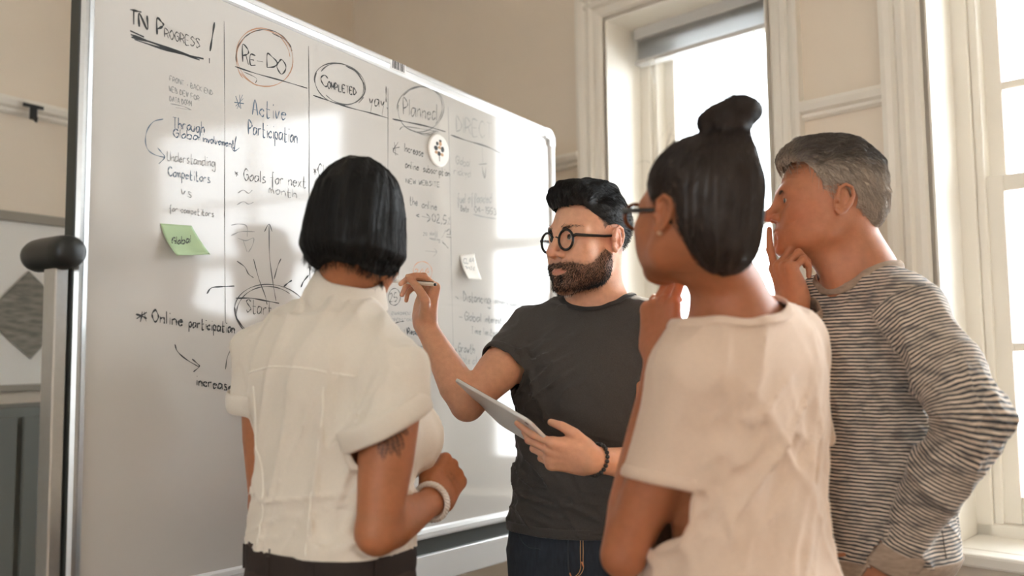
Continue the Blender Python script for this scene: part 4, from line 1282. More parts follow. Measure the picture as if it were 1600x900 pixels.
# ---------------------------------------------------------------- the presenter in the dark T-shirt
def speaker():
    rs = np.random.RandomState(3)
    fr = std_frame(at(915, 555, 2.06) * A3(1, 1, 0), 20); O, r, fw, up = fr
    p = empty('person', O)
    tag(p, 'bearded man in black round glasses and charcoal T-shirt, raising a pen beside the whiteboard', 'person', 'people gathered at the whiteboard')
    Pw = lambda x: x
    H = at(921, 373, 2.04); Bm = head_basis(54, -2); s = 1.0
    f = Field()
    W = add_head(f, H, Bm, s, jaw=1.12, nose=1.3, brow=1.1)
    for sx in (-1, 1): f.ell(W(sx * .0322, .0958, -.0028), A3(.0150, .0135, .0062) * s, .002, 's', Bm)
    NB = at(935, 478, 2.085)
    f.cone(W(0, -.025, -.055), NB + up * .02, .056, .058, .03)
    f.cone(NB + up * .02, NB - up * .05, .058, .07, .03)
    tors = secs(MALE, 1.0, .98, .98, z0=-.012)
    tors = [(z, cx + .016 * (1.2 - z) / .3, cy, a, b) for z, cx, cy, a, b in tors]
    fr0 = fr
    f.loft(fr0, [(z, cx, cy, a - .012, b - .012) for z, cx, cy, a, b in tors], .04)
    SR = at(830, 524, 2.10); ER = at(730, 632, 1.955); WR = at(663, 505, 2.03)
    SL = O + r * -.158 + up * 1.385 - fw * .0; EL = at(1052, 732, 1.88); WL = at(926, 718, 1.735)
    for S in (SR, SL): f.path([NB + up * -.005 - fw * .012, S + up * .012], [.045, .044], .04)
    arm(f, SR, ER, WR, 1.0, muscle=1.06); arm(f, SL, EL, WL, 1.0, muscle=1.04)
    feet(f, fr, .92, .022, 0, .92)
    hR = hand_joints(WR, A3(.16, .05, 1), A3(.82, .55, -.02), -1, [(62, 34, 14), (72, 42, 22), (80, 52, 30), (84, 58, 34)], [(.016, .022, -.012), (.050, .044, -.030), (.078, .034, -.052), (.094, .022, -.068)], .98)
    hL = hand_joints(WL, A3(-1, -.03, .16), A3(.05, -.86, -.50), 1, [(16, 18, 10), (30, 38, 18), (40, 52, 26), (46, 60, 30)], [(.016, .026, -.008), (.044, .046, -.012), (.070, .050, -.026), (.092, .044, -.044)], 1.0)
    add_hand(f, hR); add_hand(f, hL)
    base = np.array(srgb(212, 160, 130)[:3]); red = np.array(srgb(200, 128, 108)[:3]); dark = np.array(srgb(42, 30, 26)[:3]); lipc = np.array(srgb(172, 106, 92)[:3])
    def tone(V):
        q = (V - H) @ Bm / s
        c = np.tile(base, (len(V), 1))
        x, y, z = q[:, 0], q[:, 1], q[:, 2]
        m = np.exp(-((np.abs(x) - .0) ** 2 + (y - .117) ** 2 + (z + .038) ** 2) / .014 ** 2) * .6 + np.exp(-((np.abs(x) - .078) ** 2 + (y + .012) ** 2 + (z + .01) ** 2) / .03 ** 2) * .5
        c = c * (1 - m[:, None]) + red * m[:, None]
        n = vnoise(V * 260) * .5 + vnoise(V * 90) * .35
        inhead = (np.abs(x) < .09) & (z > -.16) & (y > -.03)
        # beard: cheek line from the ear to the mouth corner, moustache, chin
        line = np.interp(y, [-.01, .02, .05, .075, .09, .12], [.01, -.030, -.056, -.062, -.054, -.050])
        b = sstep(.006, -.010, z - line + n * .006) * inhead * sstep(-.155, -.118, z + .2 * (y - .06) + n * .004) * sstep(-.012, .006, y + n * .006)
        lip = np.exp(-((z + .0795) / (.0078 * np.sqrt(np.clip(1 - (x / .0262) ** 2, .02, 1)))) ** 4) * (np.abs(x) < .0262) * (y > .083)
        earm = (np.hypot(y + .012, z + .008) < .036) & (np.abs(x) > .0685)
        b = b * (1 - lip) * ~earm * (.62 + .38 * sstep(.004, -.022, z - line)) 
        gap = np.exp(-((x) ** 2 / .010 ** 2 + (z + .094) ** 2 / .005 ** 2)) * .0
        c = c * (1 - .68 * b[:, None]) + dark * .68 * b[:, None]
        c = c * (1 - .7 * lip[:, None]) + lipc * .7 * lip[:, None]
        # clipped hair at the temples and round the ear
        hb = sstep(.004, -.004, side_line(q) + n * .006) * (np.abs(x) < .1) * sstep(-.05, -.02, z) * ~earm
        c = c * (1 - .75 * hb[:, None]) + dark * .75 * hb[:, None]
        return c
    def side_line(q):
        """negative inside the hair-bearing scalp"""
        x, y, z = q[:, 0], q[:, 1], q[:, 2]
        front = np.interp(z, [-.07, -.045, -.02, .0, .03, .05, .075, .09, .12], [-.045, -.04, .004, .016, .022, .040, .066, .070, .07])   # y of the hairline by height
        return y - front
    nd = nrm(H - NB)
    hc = W(0, -.02, -.105)
    headk = lambda P: (P - hc) @ nrm(A3(0, 0, 1) + nd) 
    wrk = lambda P, h: np.where(np.linalg.norm(P - (h['wr'] + h['d'] * .09), axis=1) < .16, (P - h['wr'] - h['d'] * .012) @ h['d'], -1)
    zones = [(.0018, H - .19, H + .19, lambda P: headk(P) > -.002),
             (.0018, hR['wr'] - .17, hR['wr'] + .2, lambda P: wrk(P, hR) > -.002),
             (.0018, hL['wr'] - .2, hL['wr'] + .2, lambda P: wrk(P, hL) > -.002),
             (.0055, None, None, lambda P: (headk(P) < .001) & (wrk(P, hR) < .001) & (wrk(P, hL) < .001))]
    zz = [(h, np.full(3, -9.) if lo is None else lo, np.full(3, 9.) if hi is None else hi, k) for h, lo, hi, k in zones]
    body = body_mesh('body', f, zz, tone, skin_mat('skin_fair'), p)
    eyeballs(W, Bm, s, p, (.05, .028, .015), gaze=(0, 2))
    # T-shirt
    tee = mat('charcoal_jersey', srgb(62, 60, 58), .9, noise=.16, nscale=420, bump=.3, bscale=700, sheen=.15)
    g = Field()
    g.loft(fr0, [(z - .15, cx, cy, a + .006, b + .004) for z, cx, cy, a, b in tors[:1]] + [(z, cx, cy, a + .005 + .006 * (z < 1.1), b + .004 + .006 * (z < 1.1)) for z, cx, cy, a, b in tors], .04)
    tf = Field(); tf.ops = list(g.ops)
    for S in (SR, SL): g.path([NB - fw * .01 - up * .002, S + up * .013], [.052, .054], .04)
    uR = nrm(ER - SR); uL = nrm(EL - SL)
    g.path([SR, SR + uR * .10, SR + uR * .15], [.060, .062, .063], .03)
    g.path([SL, SL + uL * .10, SL + uL * .165], [.062, .066, .067], .03)
    lo, hi = O + A3(-.5, -.4, .7), O + A3(.5, .4, 1.6)
    g.disp(folds(.055, fw * .2 + r * .55 + up * .8, .0050, seed=1), lo, hi)
    g.disp(mask_ball(folds(.035, r + up * -.6, .011, seed=5), SR - up * .11 + fw * .06 - r * .03, .05, .17), lo, hi)
    g.disp(mask_ball(folds(.04, r + up * .3, .010, seed=8), O + up * 1.02 + r * .05 + fw * .1, .08, .24), lo, hi)
    hem = lambda P: P[:, 2] - (.925 + .006 * vnoise(P * 9))
    nk = NB + fw * .012 + up * .048
    RB = np.stack([r, fw, up], 1)
    shirt, lp = garment('t_shirt', g, .0042, [hem, cut_ell(nk, (.086, .098, .088), RB), cut_sleeve(SR + uR * .118, uR, tf), cut_sleeve(SL + uL * .135, uL, tf)], tee, p)
    rib = mat('charcoal_rib', srgb(48, 47, 46), .9, noise=.1, nscale=500, bump=.3, bscale=900)
    for P in lp:
        c = P.mean(0)
        if np.linalg.norm(c - nk) < .09:
            Q = resample(P, 120); ax = nrm(c - (nk + up * .2)); rad = Q - nk; rad /= np.linalg.norm(rad, axis=1, keepdims=True)
            band(Q + rad * .004, np.cross(np.roll(Q, -1, 0) - np.roll(Q, 1, 0), np.cross(np.roll(Q, -1, 0) - np.roll(Q, 1, 0), rad)) / (np.linalg.norm(np.roll(Q, -1, 0) - np.roll(Q, 1, 0), axis=1, keepdims=True) ** 2 + 1e-9), .016, .0028, rib, 'neck_band', shirt)
        else:
            Q = resample(P, 140)
            d = uR if np.linalg.norm(c - SR) < .25 else uL if np.linalg.norm(c - SL) < .25 else -up
            band(Q - d * .010, d, .022, .0022, tee, 'sleeve_hem' if d is not -up and abs(d[2]) < .99 else 'bottom_hem', shirt)
    # jeans
    denim = mat('dark_denim', srgb(36, 44, 54), .85, noise=.3, nscale=160, stretch=(1, 1, .2), bump=.25, bscale=600)
    jeans, lj, jf, jo = trousers(p, fr, .93, denim, .94, top=.985, name='jeans', cx=.022)
    seam = mat('tan_stitching', srgb(196, 150, 104), .8)
    stitch = mat('denim_seam', srgb(52, 60, 68), .9)
    def on_jeans(x, z):
        y = .2; Pn = None
        ys = np.linspace(.2, .02, 90); pts = np.array([jo + r * x + fw * q + up * z for q in ys]); d = jf.at(pts)
        i = int(np.argmax(d < 0)); return pts[max(i - 1, 0)] + fw * .0005
    fly = [(-.006, zz_) for zz_ in np.linspace(.93, .78, 14)]
    jm = MB(); jm.tube([on_jeans(x, z) for x, z in fly], .0022, 6); jm.build('fly_seam', stitch, jeans, smooth=True)
    cur = [(-.040, z) for z in np.linspace(.93, .865, 8)] + [(-.040 + .030 * (1 - math.cos(a)), .865 - .03 * math.sin(a)) for a in np.linspace(.2, 1.5, 8)]
    for dx in (0, .006):
        jm = MB(); jm.tube([on_jeans(x + dx, z) for x, z in cur], .0009, 6); jm.build('fly_stitching', seam, jeans)
    for x, z in ((-.038, .868), (-.010, .842)):
        jm = MB(); a = on_jeans(x, z); jm.tube([a - up * .005 - r * .002, a + up * .005 + r * .002], .0016, 6); jm.build('bar_tack', mat('copper_thread', srgb(214, 142, 96), .7), jeans)
    pk = [(.16 - .075 * math.sin(a), .905 + .02 * math.cos(a) * 1.2) for a in np.linspace(.0, 1.57, 12)]
    jm = MB(); jm.tube([on_jeans(x, z) for x, z in [(.125, .93), (.12, .915), (.105, .900), (.085, .893), (.06, .893)][::-1]], .0016, 6); jm.build('pocket_seam', stitch, jeans)
    shoes(p, fr, shoe_m, .022)
    # hair: cropped sides, combed-back quiff
    hf = Field()
    Wp = W
    hf.ell(W(0, -.016, .040), A3(.0785, .100, .086), .01, 'u', Bm)
    hf.path([W(-.034, .060, .094), W(.0, .066, .098), W(.036, .058, .094)], [.018, .0215, .018], .02)
    hf.path([W(-.044, .046, .080), W(-.022, .062, .082), W(0, .068, .082), W(.022, .062, .082), W(.044, .046, .080)], [.013] * 5, .02)
    hf.path([W(0, .062, .106), W(0, .03, .115), W(0, -.02, .116), W(0, -.055, .102)], [.026, .024, .020, .016], .03)
    hf.path([W(.035, .06, .100), W(.042, .02, .108), W(.040, -.03, .106)], [.018, .018, .016], .03)
    hf.path([W(-.035, .06, .102), W(-.042, .02, .110), W(-.040, -.03, .108)], [.020, .020, .018], .03)
    def groove(P):
        q = (P - H) @ Bm
        a = q[..., 0] * 420 + q[..., 2] * 60 + 3 * vnoise(q * 40)
        top = sstep(.055, .085, q[..., 2])
        return top * (.0016 * np.sin(a) + .003 * vnoise(q * np.array([130, 35, 60]))) + (1 - top) * .0008 * vnoise(q * 700)
    hf.disp(groove, H - .25, H + .25)
    def hl(P):
        q = (P - H) @ Bm / s
        n = vnoise(P * 300) * .003
        x, y, z = q[:, 0], q[:, 1], q[:, 2]
        ear = np.sqrt((y + .012) ** 2 + (z + .008) ** 2) - .034
        quiff = (z > .071 + .0035 * vnoise(P * 400)) & (y > .038)
        return np.where(quiff, 1.0, np.minimum(-side_line(q) - n, np.where(np.abs(x) > .05, ear, 1)))
    V, Q = surface(hf, .0022, H - .2, H + .2); T = tris(Q); V, T = clip(V, T, hl(V))
    hair = mesh_obj('hair', V, T, hair_dark, p, True)
    # strands
    back = -Bm[:, 1]; upv = Bm[:, 2]; rt = Bm[:, 0]
    def df(P):
        q = (P - H) @ Bm / s
        w = sstep(.02, .07, q[:, 1])[:, None]
        return w * (upv * 1.0 + back * .25) + (1 - w) * (back + upv * -.1) + np.outer(q[:, 0] * 5, rt)
    rv = V[rs.choice(len(V), 9000)]; q = (rv - H) @ Bm / s
    rv = rv[(q[:, 2] > .075)][:2600]
    S = surf_strands(hf, rv, df, .034, 7, rs, .0012, .25)
    strand_mesh('hair_strands', S, .0006, hair_dark, hair)['kind'] = 'stuff'
    L, Pp, N = scalp(H, Bm, s, 30000, rs, lambda L: (side_line(L) < -.003) & (L[:, 2] < .075) & (L[:, 2] > -.06) & (np.hypot(L[:, 1] + .012, L[:, 2] + .008) > .036))
    Pp, N = Pp[:3000], N[:3000]
    S = grow(Pp + N * .003, N, lambda P, t: np.outer(np.ones(len(P)), back * .9 - upv * .4), .007 + .004 * rs.rand(len(Pp)), 4, rs, .8, .35)
    strand_mesh('cropped_hair', S, .00045, hair_dark, hair)['kind'] = 'stuff'
    # beard hairs on the tinted skin
    me = body.data; n = len(me.vertices); co = np.empty(n * 3, np.float32); me.vertices.foreach_get('co', co); co = co.reshape(-1, 3).astype(float)
    nm_ = np.empty(n * 3, np.float32); me.vertices.foreach_get('normal', nm_); nm_ = nm_.reshape(-1, 3).astype(float)
    tn = tone(co); q = (co - H) @ Bm
    sel = np.nonzero((tn.sum(1) < base.sum() * .62) & (q[:, 2] < -.015) & (q[:, 2] > -.14) & (q[:, 1] > -.01) & (np.abs(q[:, 0]) < .09))[0]
    sel = rs.choice(sel, min(4300, len(sel)), replace=False)
    dn = np.outer(np.ones(len(sel)), Bm[:, 1] * .25 - Bm[:, 2] * .9)
    S = grow(co[sel], nm_[sel], lambda P, t: dn, (.004 + .0035 * rs.rand(len(sel))) * np.interp(q[sel, 2], [-.13, -.1, -.05], [1.25, 1.1, .8]), 4, rs, .7, .4)
    strand_mesh('beard', S, .00042, hair_dark, p)['kind'] = 'stuff'
    brows(W, Bm, H, s, hair_dark, p, rs, thick=2.0)
    spectacles('glasses', W, Bm, s, None, 'round black-rimmed glasses worn by the bearded man', glass_frame, th=1.45, rx=.0232, rz=.0228, half=.0338, z=-.0095, y=.1025)
    settle(p)
    # bead bracelet
    bc = WL + nrm(WL - EL) * -.010; bd = nrm(WL - EL); e1 = nrm(np.cross(bd, up)); e2 = np.cross(bd, e1)
    br = empty('bracelet', bc); tag(br, 'black bead bracelet on the wrist holding the tablet', 'bracelet')
    proto = None
    for i in range(22):
        a = 2 * math.pi * i / 22; c = (e1 * math.cos(a) * .0315 + e2 * math.sin(a) * .0315) + bd * .004 * math.sin(a * 1)
        if proto is None:
            bm = bmesh.new(); bmesh.ops.create_icosphere(bm, subdivisions=2, radius=.0046); me_ = bpy.data.meshes.new('bead'); bm.to_mesh(me_); bm.free()
            me_.polygons.foreach_set('use_smooth', np.ones(len(me_.polygons), bool)); me_.materials.append(black_plastic); proto = me_
        o = bpy.data.objects.new('bead', proto); COL.objects.link(o); o.parent = br; o.location = c
    # pen
    a, b = at(600, 438, 2.055), at(679, 444.5, 1.975); d = nrm(b - a)
    pen = empty('pen', (a + b) / 2); tag(pen, 'slim white pen held by the bearded man towards the board', 'pen')
    fr_ = ((a - (a + b) / 2), d, nrm(np.cross(d, up)), nrm(np.cross(np.cross(d, up), d))); Lp = np.linalg.norm(b - a)
    pm = MB(fr_); pm.tube([(.012, 0, 0), (.03, 0, 0), (Lp - .006, 0, 0), (Lp, 0, 0)], [.0032, .0045, .0045, .004], 14); pm.build('barrel', mat('pen_white', srgb(232, 228, 220), .3), pen, smooth=True)
    pm = MB(fr_); pm.tube([(-.002, 0, 0), (.0, 0, 0), (.013, 0, 0)], [.0005, .001, .0032], 12); pm.build('nib', steel, pen, smooth=True)
    pm = MB(fr_); pm.box((Lp - .05, -.0012, .0045), (Lp - .004, .0012, .0062)); pm.box((Lp - .008, -.0012, .003), (Lp - .003, .0012, .0062)); pm.build('clip', mat('pen_clip', srgb(110, 104, 98), .35, .6), pen)
    pm = MB(fr_); pm.tube([(Lp - .001, 0, 0), (Lp + .004, 0, 0)], [.0038, .003], 12); pm.build('end_cap', black_plastic, pen, smooth=True)
    # tablet, its back to the viewer
    c = at(803, 660.5, 1.84)
    toC = lambda x, y, z: RT * x + UP * y + FW * z
    e1 = nrm(toC(.162, -.064, -.20)); e2 = toC(.105, -.123, .1245); e2 = nrm(e2 - e1 * (e1 @ e2)); nn = nrm(np.cross(e1, e2))
    if nn @ FW > 0: nn = -nn
    tb = empty('tablet', c); tag(tb, 'silver tablet computer held up with its plain back to view', 'tablet')
    def rrect(a_, b_, R_, z):
        out = []
        for sx, sy, a0 in ((1, 1, 0), (-1, 1, 90), (-1, -1, 180), (1, -1, 270)):
            for t in np.linspace(0, 90, 6):
                q = math.radians(a0 + t); out.append(e1 * (sx * (a_ - R_) + R_ * math.cos(q)) + e2 * (sy * (b_ - R_) + R_ * math.sin(q)) + nn * z)
        return out
    def prism(layers, name, m, par):
        V = [v for L_ in layers for v in L_]; k = len(layers[0]); Fc = []
        for i in range(len(layers) - 1):
            for j in range(k): Fc.append((i * k + j, i * k + (j + 1) % k, (i + 1) * k + (j + 1) % k, (i + 1) * k + j))
        Fc += [tuple(range(k))[::-1], tuple(range((len(layers) - 1) * k, len(layers) * k))]
        return mesh_obj(name, V, Fc, m, par)
    ha, hb = .131, .100
    bk = prism([rrect(ha - .0016, hb - .0016, .016, .0035), rrect(ha - .0004, hb - .0004, .017, .002), rrect(ha, hb, .017, -.0005), rrect(ha, hb, .017, -.003), rrect(ha - .001, hb - .001, .016, -.0035)], 'back_shell', mat('tablet_silver', srgb(216, 214, 210), .38, .0), tb)
    prism([rrect(ha - .002, hb - .002, .015, -.0034), rrect(ha - .002, hb - .002, .015, -.0042)], 'screen', mat('screen_glass', srgb(20, 20, 22), .08), tb)
    q = [e1 * (ha - .016) + e2 * (-hb + .016) + nn * z for z in (.0035, .0042)]
    cm = MB(); cm.tube(q, [.005, .0045], 16); cm.build('camera_lens', black_plastic, tb)
    return dict(H=H, SR=SR, ER=ER, WR=WR, EL=EL, WL=WL)
_T0 = __import__('time').time()
SPK = speaker()
print('speaker', __import__('time').time() - _T0, {k: np.round(v, 3) for k, v in SPK.items()}, 'uparm', np.linalg.norm(SPK['ER'] - SPK['SR']), 'fore', np.linalg.norm(SPK['WR'] - SPK['ER']), np.linalg.norm(SPK['WL'] - SPK['EL']))
# ---------------------------------------------------------------- the woman in the white blouse, seen from behind
FEMALE = [(.76, 0, 0, .165, .120), (.86, 0, 0, .176, .128), (.95, 0, .004, .158, .112), (1.02, 0, .008, .138, .098), (1.12, 0, .008, .142, .100), (1.22, 0, .010, .155, .112), (1.31, 0, .002, .158, .106), (1.36, 0, -.008, .130, .082), (1.395, 0, -.014, .078, .060)]
def woman_white():
    rs = np.random.RandomState(5)
    fr = std_frame(at(516, 555, 1.60) * A3(1, 1, 0), 214); O, r, fw, up = fr
    p = empty('person', O)
    tag(p, 'woman with black bob and white short-sleeved blouse, seen from behind at the board', 'person', 'people gathered at the whiteboard')
    H = at(563, 349, 1.585); Bm = head_basis(198, -6, -5); s = .95
    f = Field(); W = add_head(f, H, Bm, s, ears=False)
    NB = at(538, 468, 1.60)
    f.cone(W(0, -.025, -.055), NB + up * .01, .047, .047, .03)
    f.cone(NB + up * .01, NB - up * .06, .047, .055, .03)
    tors = secs(FEMALE, 1.0, 1.0, 1.0, z0=.012)
    f.loft(fr, [(z, cx, cy, a - .014, b - .014) for z, cx, cy, a, b in tors], .04)
    SR = at(618, 588, 1.50); ER = at(590, 832, 1.43); WR = at(678, 782, 1.62)
    SL = at(414, 556, 1.70); EL = at(417, 790, 1.72); WL = at(520, 830, 1.92)
    for S in (SR, SL): f.path([NB - up * .02 - fw * .008, S + up * .012], [.040, .040], .04)
    arm(f, SR, ER, WR, .98); arm(f, SL, EL, WL, .93)
    feet(f, fr, .88, 0, 0, .95)
    hR = hand_joints(WR, A3(.35, .75, .52), A3(.75, -.55, .35), -1, [(62, 60, 30), (66, 64, 30), (70, 66, 34), (74, 66, 34)], [(.016, .022, -.010), (.045, .038, -.020), (.072, .034, -.032), (.094, .022, -.040)], 1.04)
    hL = hand_joints(WL, A3(.8, .5, .1), A3(0, .3, .9), 1, [(30, 30, 20)] * 4, [(.016, .024, -.006), (.045, .046, -.012), (.072, .056, -.022), (.094, .050, -.034)], .9)
    add_hand(f, hR); add_hand(f, hL)
    base = np.array(srgb(176, 114, 78)[:3]); inkc = np.array(srgb(70, 52, 46)[:3])
    uR = nrm(ER - SR)
    tc = SR + uR * .098; toc = nrm(CAM - tc); a2 = nrm(np.cross(uR, toc)); 
    lv = np.random.RandomState(2)
    leaves = [(.012, -.018, -.5, .040, .0062), (.020, -.004, -.2, .042, .0065), (.022, .010, .15, .040, .006), (.010, .018, .5, .036, .006), (-.006, .020, .9, .030, .0055), (-.004, -.022, -.95, .030, .0055), (.0, .0, 0, .034, .0062), (.034, .004, .05, .034, .0052), (.028, -.016, -.4, .034, .005)]
    def tone(V):
        c = np.tile(base, (len(V), 1)) * (1 + .06 * vnoise(V * 30)[:, None])
        q = V - tc; u = q @ uR; v = q @ a2; side = (q - np.outer(u, uR)) @ toc > -.01
        m = np.zeros(len(V))
        for lu, lvv, an, ll, lw in leaves:
            du, dv = u - lu, v - lvv
            x = du * math.cos(an) + dv * math.sin(an); y = -du * math.sin(an) + dv * math.cos(an)
            t = np.clip(x / ll + .5, 0, 1); wdt = lw * np.sin(np.pi * t) ** .7
            k = (np.abs(x) < ll / 2) * sstep(wdt + .0012, wdt - .0012, np.abs(y)) * (.55 + .45 * (np.abs(np.sin(x * 500)) > .4)) * (1 - .55 * sstep(.0022, .0008, np.abs(y)))
            m = np.maximum(m, k)
        m *= side * .85
        hq = V - (hR['wr'] + hR['d'] * .055); m2 = ((hq @ hR['nm']) > .004) * np.exp(-(np.linalg.norm(hq, axis=1) / .022) ** 4) * (.25 + .25 * (vnoise(V * 180) > 0))
        m = np.maximum(m, m2)
        return c * (1 - m[:, None]) + inkc * m[:, None]
    wrk = lambda P, h: np.where(np.linalg.norm(P - (h['wr'] + h['d'] * .09), axis=1) < .16, (P - h['wr'] - h['d'] * .012) @ h['d'], -1)
    amk = lambda P: np.where(np.linalg.norm(np.cross(P - SR, uR), axis=1) < .085, np.minimum((P - SR) @ uR - .02, .24 - (P - SR) @ uR), -1)
    big = np.full(3, 9.)
    Lm = np.minimum(SR, ER) - .1; Lx = np.maximum(SR, ER) + .1
    body = body_mesh('body', f, [(.0020, hR['wr'] - .2, hR['wr'] + .2, lambda P: wrk(P, hR) > -.002), (.0026, Lm, Lx, lambda P: amk(P) > -.002),
        (.0055, -big, big, lambda P: (wrk(P, hR) < .001) & (amk(P) < .001))], tone, skin_mat('skin_tan'), p)
    # blouse
    cot = mat('white_cotton', srgb(226, 217, 203), .85, noise=.03, nscale=300, bump=.2, bscale=800, sheen=.2)
    seamm = mat('white_seam', srgb(244, 238, 226), .85)
    g = Field()
    def ease(z): return .010 + .016 * math.exp(-((z - 1.06) / .07) ** 2)
    g.loft(fr, [(z, cx, cy, a + ease(z), b + ease(z)) for z, cx, cy, a, b in tors], .03)
    for sx in (-1, 1): g.ell(O + r * sx * .072 + fw * .135 + up * 1.175, A3(.066, .070, .070), .05)
    tf = Field(); tf.ops = list(g.ops)
    uL = nrm(EL - SL)
    for S in (SR, SL): g.path([NB - fw * .008 - up * .018, S + up * .014], [.050, .052], .04)
    g.cone(NB + up * .035, NB - up * .06, .052, .062, .03)
    oR = nrm(uR + r * .35); oL = nrm(uL - r * .3)
    g.path([SR, SR + uR * .06 + r * .010, SR + uR * .12 + r * .020], [.058, .064, .070], .03)
    g.path([SL, SL + uL * .07 - r * .01, SL + uL * .13 - r * .016], [.058, .062, .066], .03)
    lo, hi = O + A3(-.6, -.6, .7), O + A3(.6, .6, 1.7)
    g.disp(folds(.07, up + r * .25, .0085, seed=2), lo, hi)
    hz = folds(.045, r + up * .18, .011, 1.8, seed=4)
    g.disp(lambda P: hz(P) * np.exp(-((P[..., 2] - 1.055) / .055) ** 2), lo, hi)
    g.disp(mask_ball(folds(.045, up * .9 + r * .5, .013, seed=6), SR - up * .10 - r * .05 - fw * .04, .04, .16), lo, hi)
    hemz = .992
    nk = NB + up * .050 + fw * .010
    RB = np.stack([r, fw, up], 1)
    cR, cL = SR + uR * .080 + r * .02, SL + uL * .105 - r * .012
    sh, lp = garment('blouse', g, .0045, [lambda P: P[:, 2] - hemz, cut_ell(nk, (.047, .053, .058), RB), cut_sleeve(cR, nrm(uR * .85 + r * .22 + fw * .50), tf, .14), cut_sleeve(cL, uL, tf, .12)], cot, p, .0018)
    for P in lp:
        c = P.mean(0)
        if np.linalg.norm(c - nk) < .1:
            Q = resample(P, 100); rad = Q - nk; rad[:, 2] = 0; rad /= np.linalg.norm(rad, axis=1, keepdims=True)
            continue
            ax = np.tile(up, (len(Q), 1)) + rad * .16; ax /= np.linalg.norm(ax, axis=1, keepdims=True)
            band(Q + ax * .006 + rad * .004, ax, .058, .0042, cot, 'collar', sh)
            band(Q + rad * .008 - up * .006, ax, .004, .003, seamm, 'collar_seam', sh)
        elif c[2] > hemz + .05:
            Q = resample(P, 120); S, d = (SR, nrm(uR * .85 + r * .22 + fw * .50)) if np.linalg.norm(c - SR) < np.linalg.norm(c - SL) else (SL, uL)
            o = band(Q - d * .016, d, .040, .0045, cot, 'sleeve_cuff', sh)
            md = o.modifiers.new('s', 'SMOOTH'); md.factor = .3; md.iterations = 2
    nax = nrm(W(0, -.025, -.055) - NB + fw * .01); c1 = nrm(np.cross(nax, fw)); c2 = np.cross(c1, nax); cc = NB + nax * .004 + fw * .004
    prof = [(.004, .056), (.030, .054), (.044, .0545), (.0475, .057), (.045, .060), (.030, .066), (.008, .0735), (-.006, .078), (-.008, .0765), (.004, .070)]
    V = []; n_ = 90
    for i in range(n_):
        a = 2 * math.pi * i / n_
        wv = .0012 * math.sin(5 * a + 1)
        for h_, r_ in prof:
            V.append(cc + nax * (h_ + wv) + (c1 * math.cos(a) * r_ + c2 * math.sin(a) * (r_ * 1.04)))
    k_ = len(prof)
    Fc = [(i * k_ + j, i * k_ + (j + 1) % k_, (i + 1) % n_ * k_ + (j + 1) % k_, (i + 1) % n_ * k_ + j) for i in range(n_) for j in range(k_)]
    mesh_obj('collar', V, np.array(Fc), cot, sh, True)
    bk = -fw
    for sx, nm_ in ((-1, 'dart_seam'), (1, 'dart_seam')):
        pts = [O + r * (sx * (.062 + .030 * sstep(1.05, 1.3, z)) ) + up * z for z in np.linspace(1.28, 1.0, 24)]
        seam_tube(g, pts, bk, .0016, seamm, nm_, sh, .25)
    pts = [O + r * x + up * (1.315 - .10 * x * x / .03 * .3) for x in np.linspace(-.135, .135, 30)]
    seam_tube(g, pts, bk, .0018, seamm, 'yoke_seam', sh, .25)
    # trousers
    tro, lj, jf, jo = trousers(p, fr, .885, mat('brown_twill', srgb(58, 46, 40), .85, noise=.15, nscale=120, bump=.2, bscale=500), 1.0, top=1.0, wide=1.05)
    Q = [jo + r * .150 * math.cos(a) + fw * (.108 * math.sin(a)) + up * .985 for a in np.linspace(0, 2 * math.pi, 60, endpoint=False)]
    wbm = mat('brown_waistband', srgb(44, 35, 31), .85, noise=.1, nscale=120)
    band(np.array([on_surface(jf, jo + up * .972 + nrm(q - jo - up * .985) * .3, jo + up * .972) for q in Q]), up, .044, .004, wbm, 'waistband', tro)
    for a in (3.6, 4.5, 5.3, 6.0):
        dq = r * math.cos(a) + fw * math.sin(a); c = on_surface(jf, jo + up * .972 + dq * .3, jo + up * .972) + dq * .005
        m_ = MB((c, nrm(np.cross(up, dq)), dq, up)); m_.box((-.005, -.003, -.026), (.005, .002, .018)); m_.build('belt_loop', wbm, tro, bevel=.001)
    shoes(p, fr, shoe_m)
    # black bob
    hf = Field(); E = lambda c, rr, k=.02, op='u': hf.ell(W(*c), A3(*rr) * s, k, op, Bm)
    E((0, -.014, .034), (.077, .101, .092))
    hf.loft((H, Bm[:, 0], Bm[:, 1], Bm[:, 2]), [(-.108 * s, 0, -.012, .054 * s, .056 * s), (-.094 * s, 0, -.010, .076 * s, .082 * s), (-.060 * s, 0, -.012, .097 * s, .102 * s), (-.02 * s, 0, -.012, .089 * s, .106 * s), (.02 * s, 0, -.012, .077 * s, .098 * s), (.05 * s, 0, -.012, .060 * s, .086 * s)], .03)
    E((0, .125, -.045), (.062, .075, .12), .02, 's')
    E((0, -.045, -.118), (.080, .085, .030), .02, 's')
    def groove(P):
        q = (P - H) @ Bm
        a = np.arctan2(q[..., 0], -q[..., 1] + .02)
        qq = np.stack([a * 9, q[..., 2] * 9, q[..., 2] * 0], -1)
        q2 = np.stack([a * 26, q[..., 2] * 12, q[..., 2] * 0 + 3], -1)
        return .0032 * vnoise(qq) + .0008 * vnoise(q2) + .0022 * np.exp(-(q[..., 0] / .006) ** 2) * (q[..., 2] > .06)
    hf.disp(groove, H - .25, H + .25)
    V, Q = surface(hf, .0032)
    hair = mesh_obj('hair', V, Q, hair_dark, p, True)
    def df(P):
        q = (P - H) @ Bm; o = np.outer(np.ones(len(P)), -Bm[:, 2]) 
        return o + np.outer(np.sign(q[:, 0]) * sstep(.05, .11, q[:, 2]) * 1.6, Bm[:, 0])
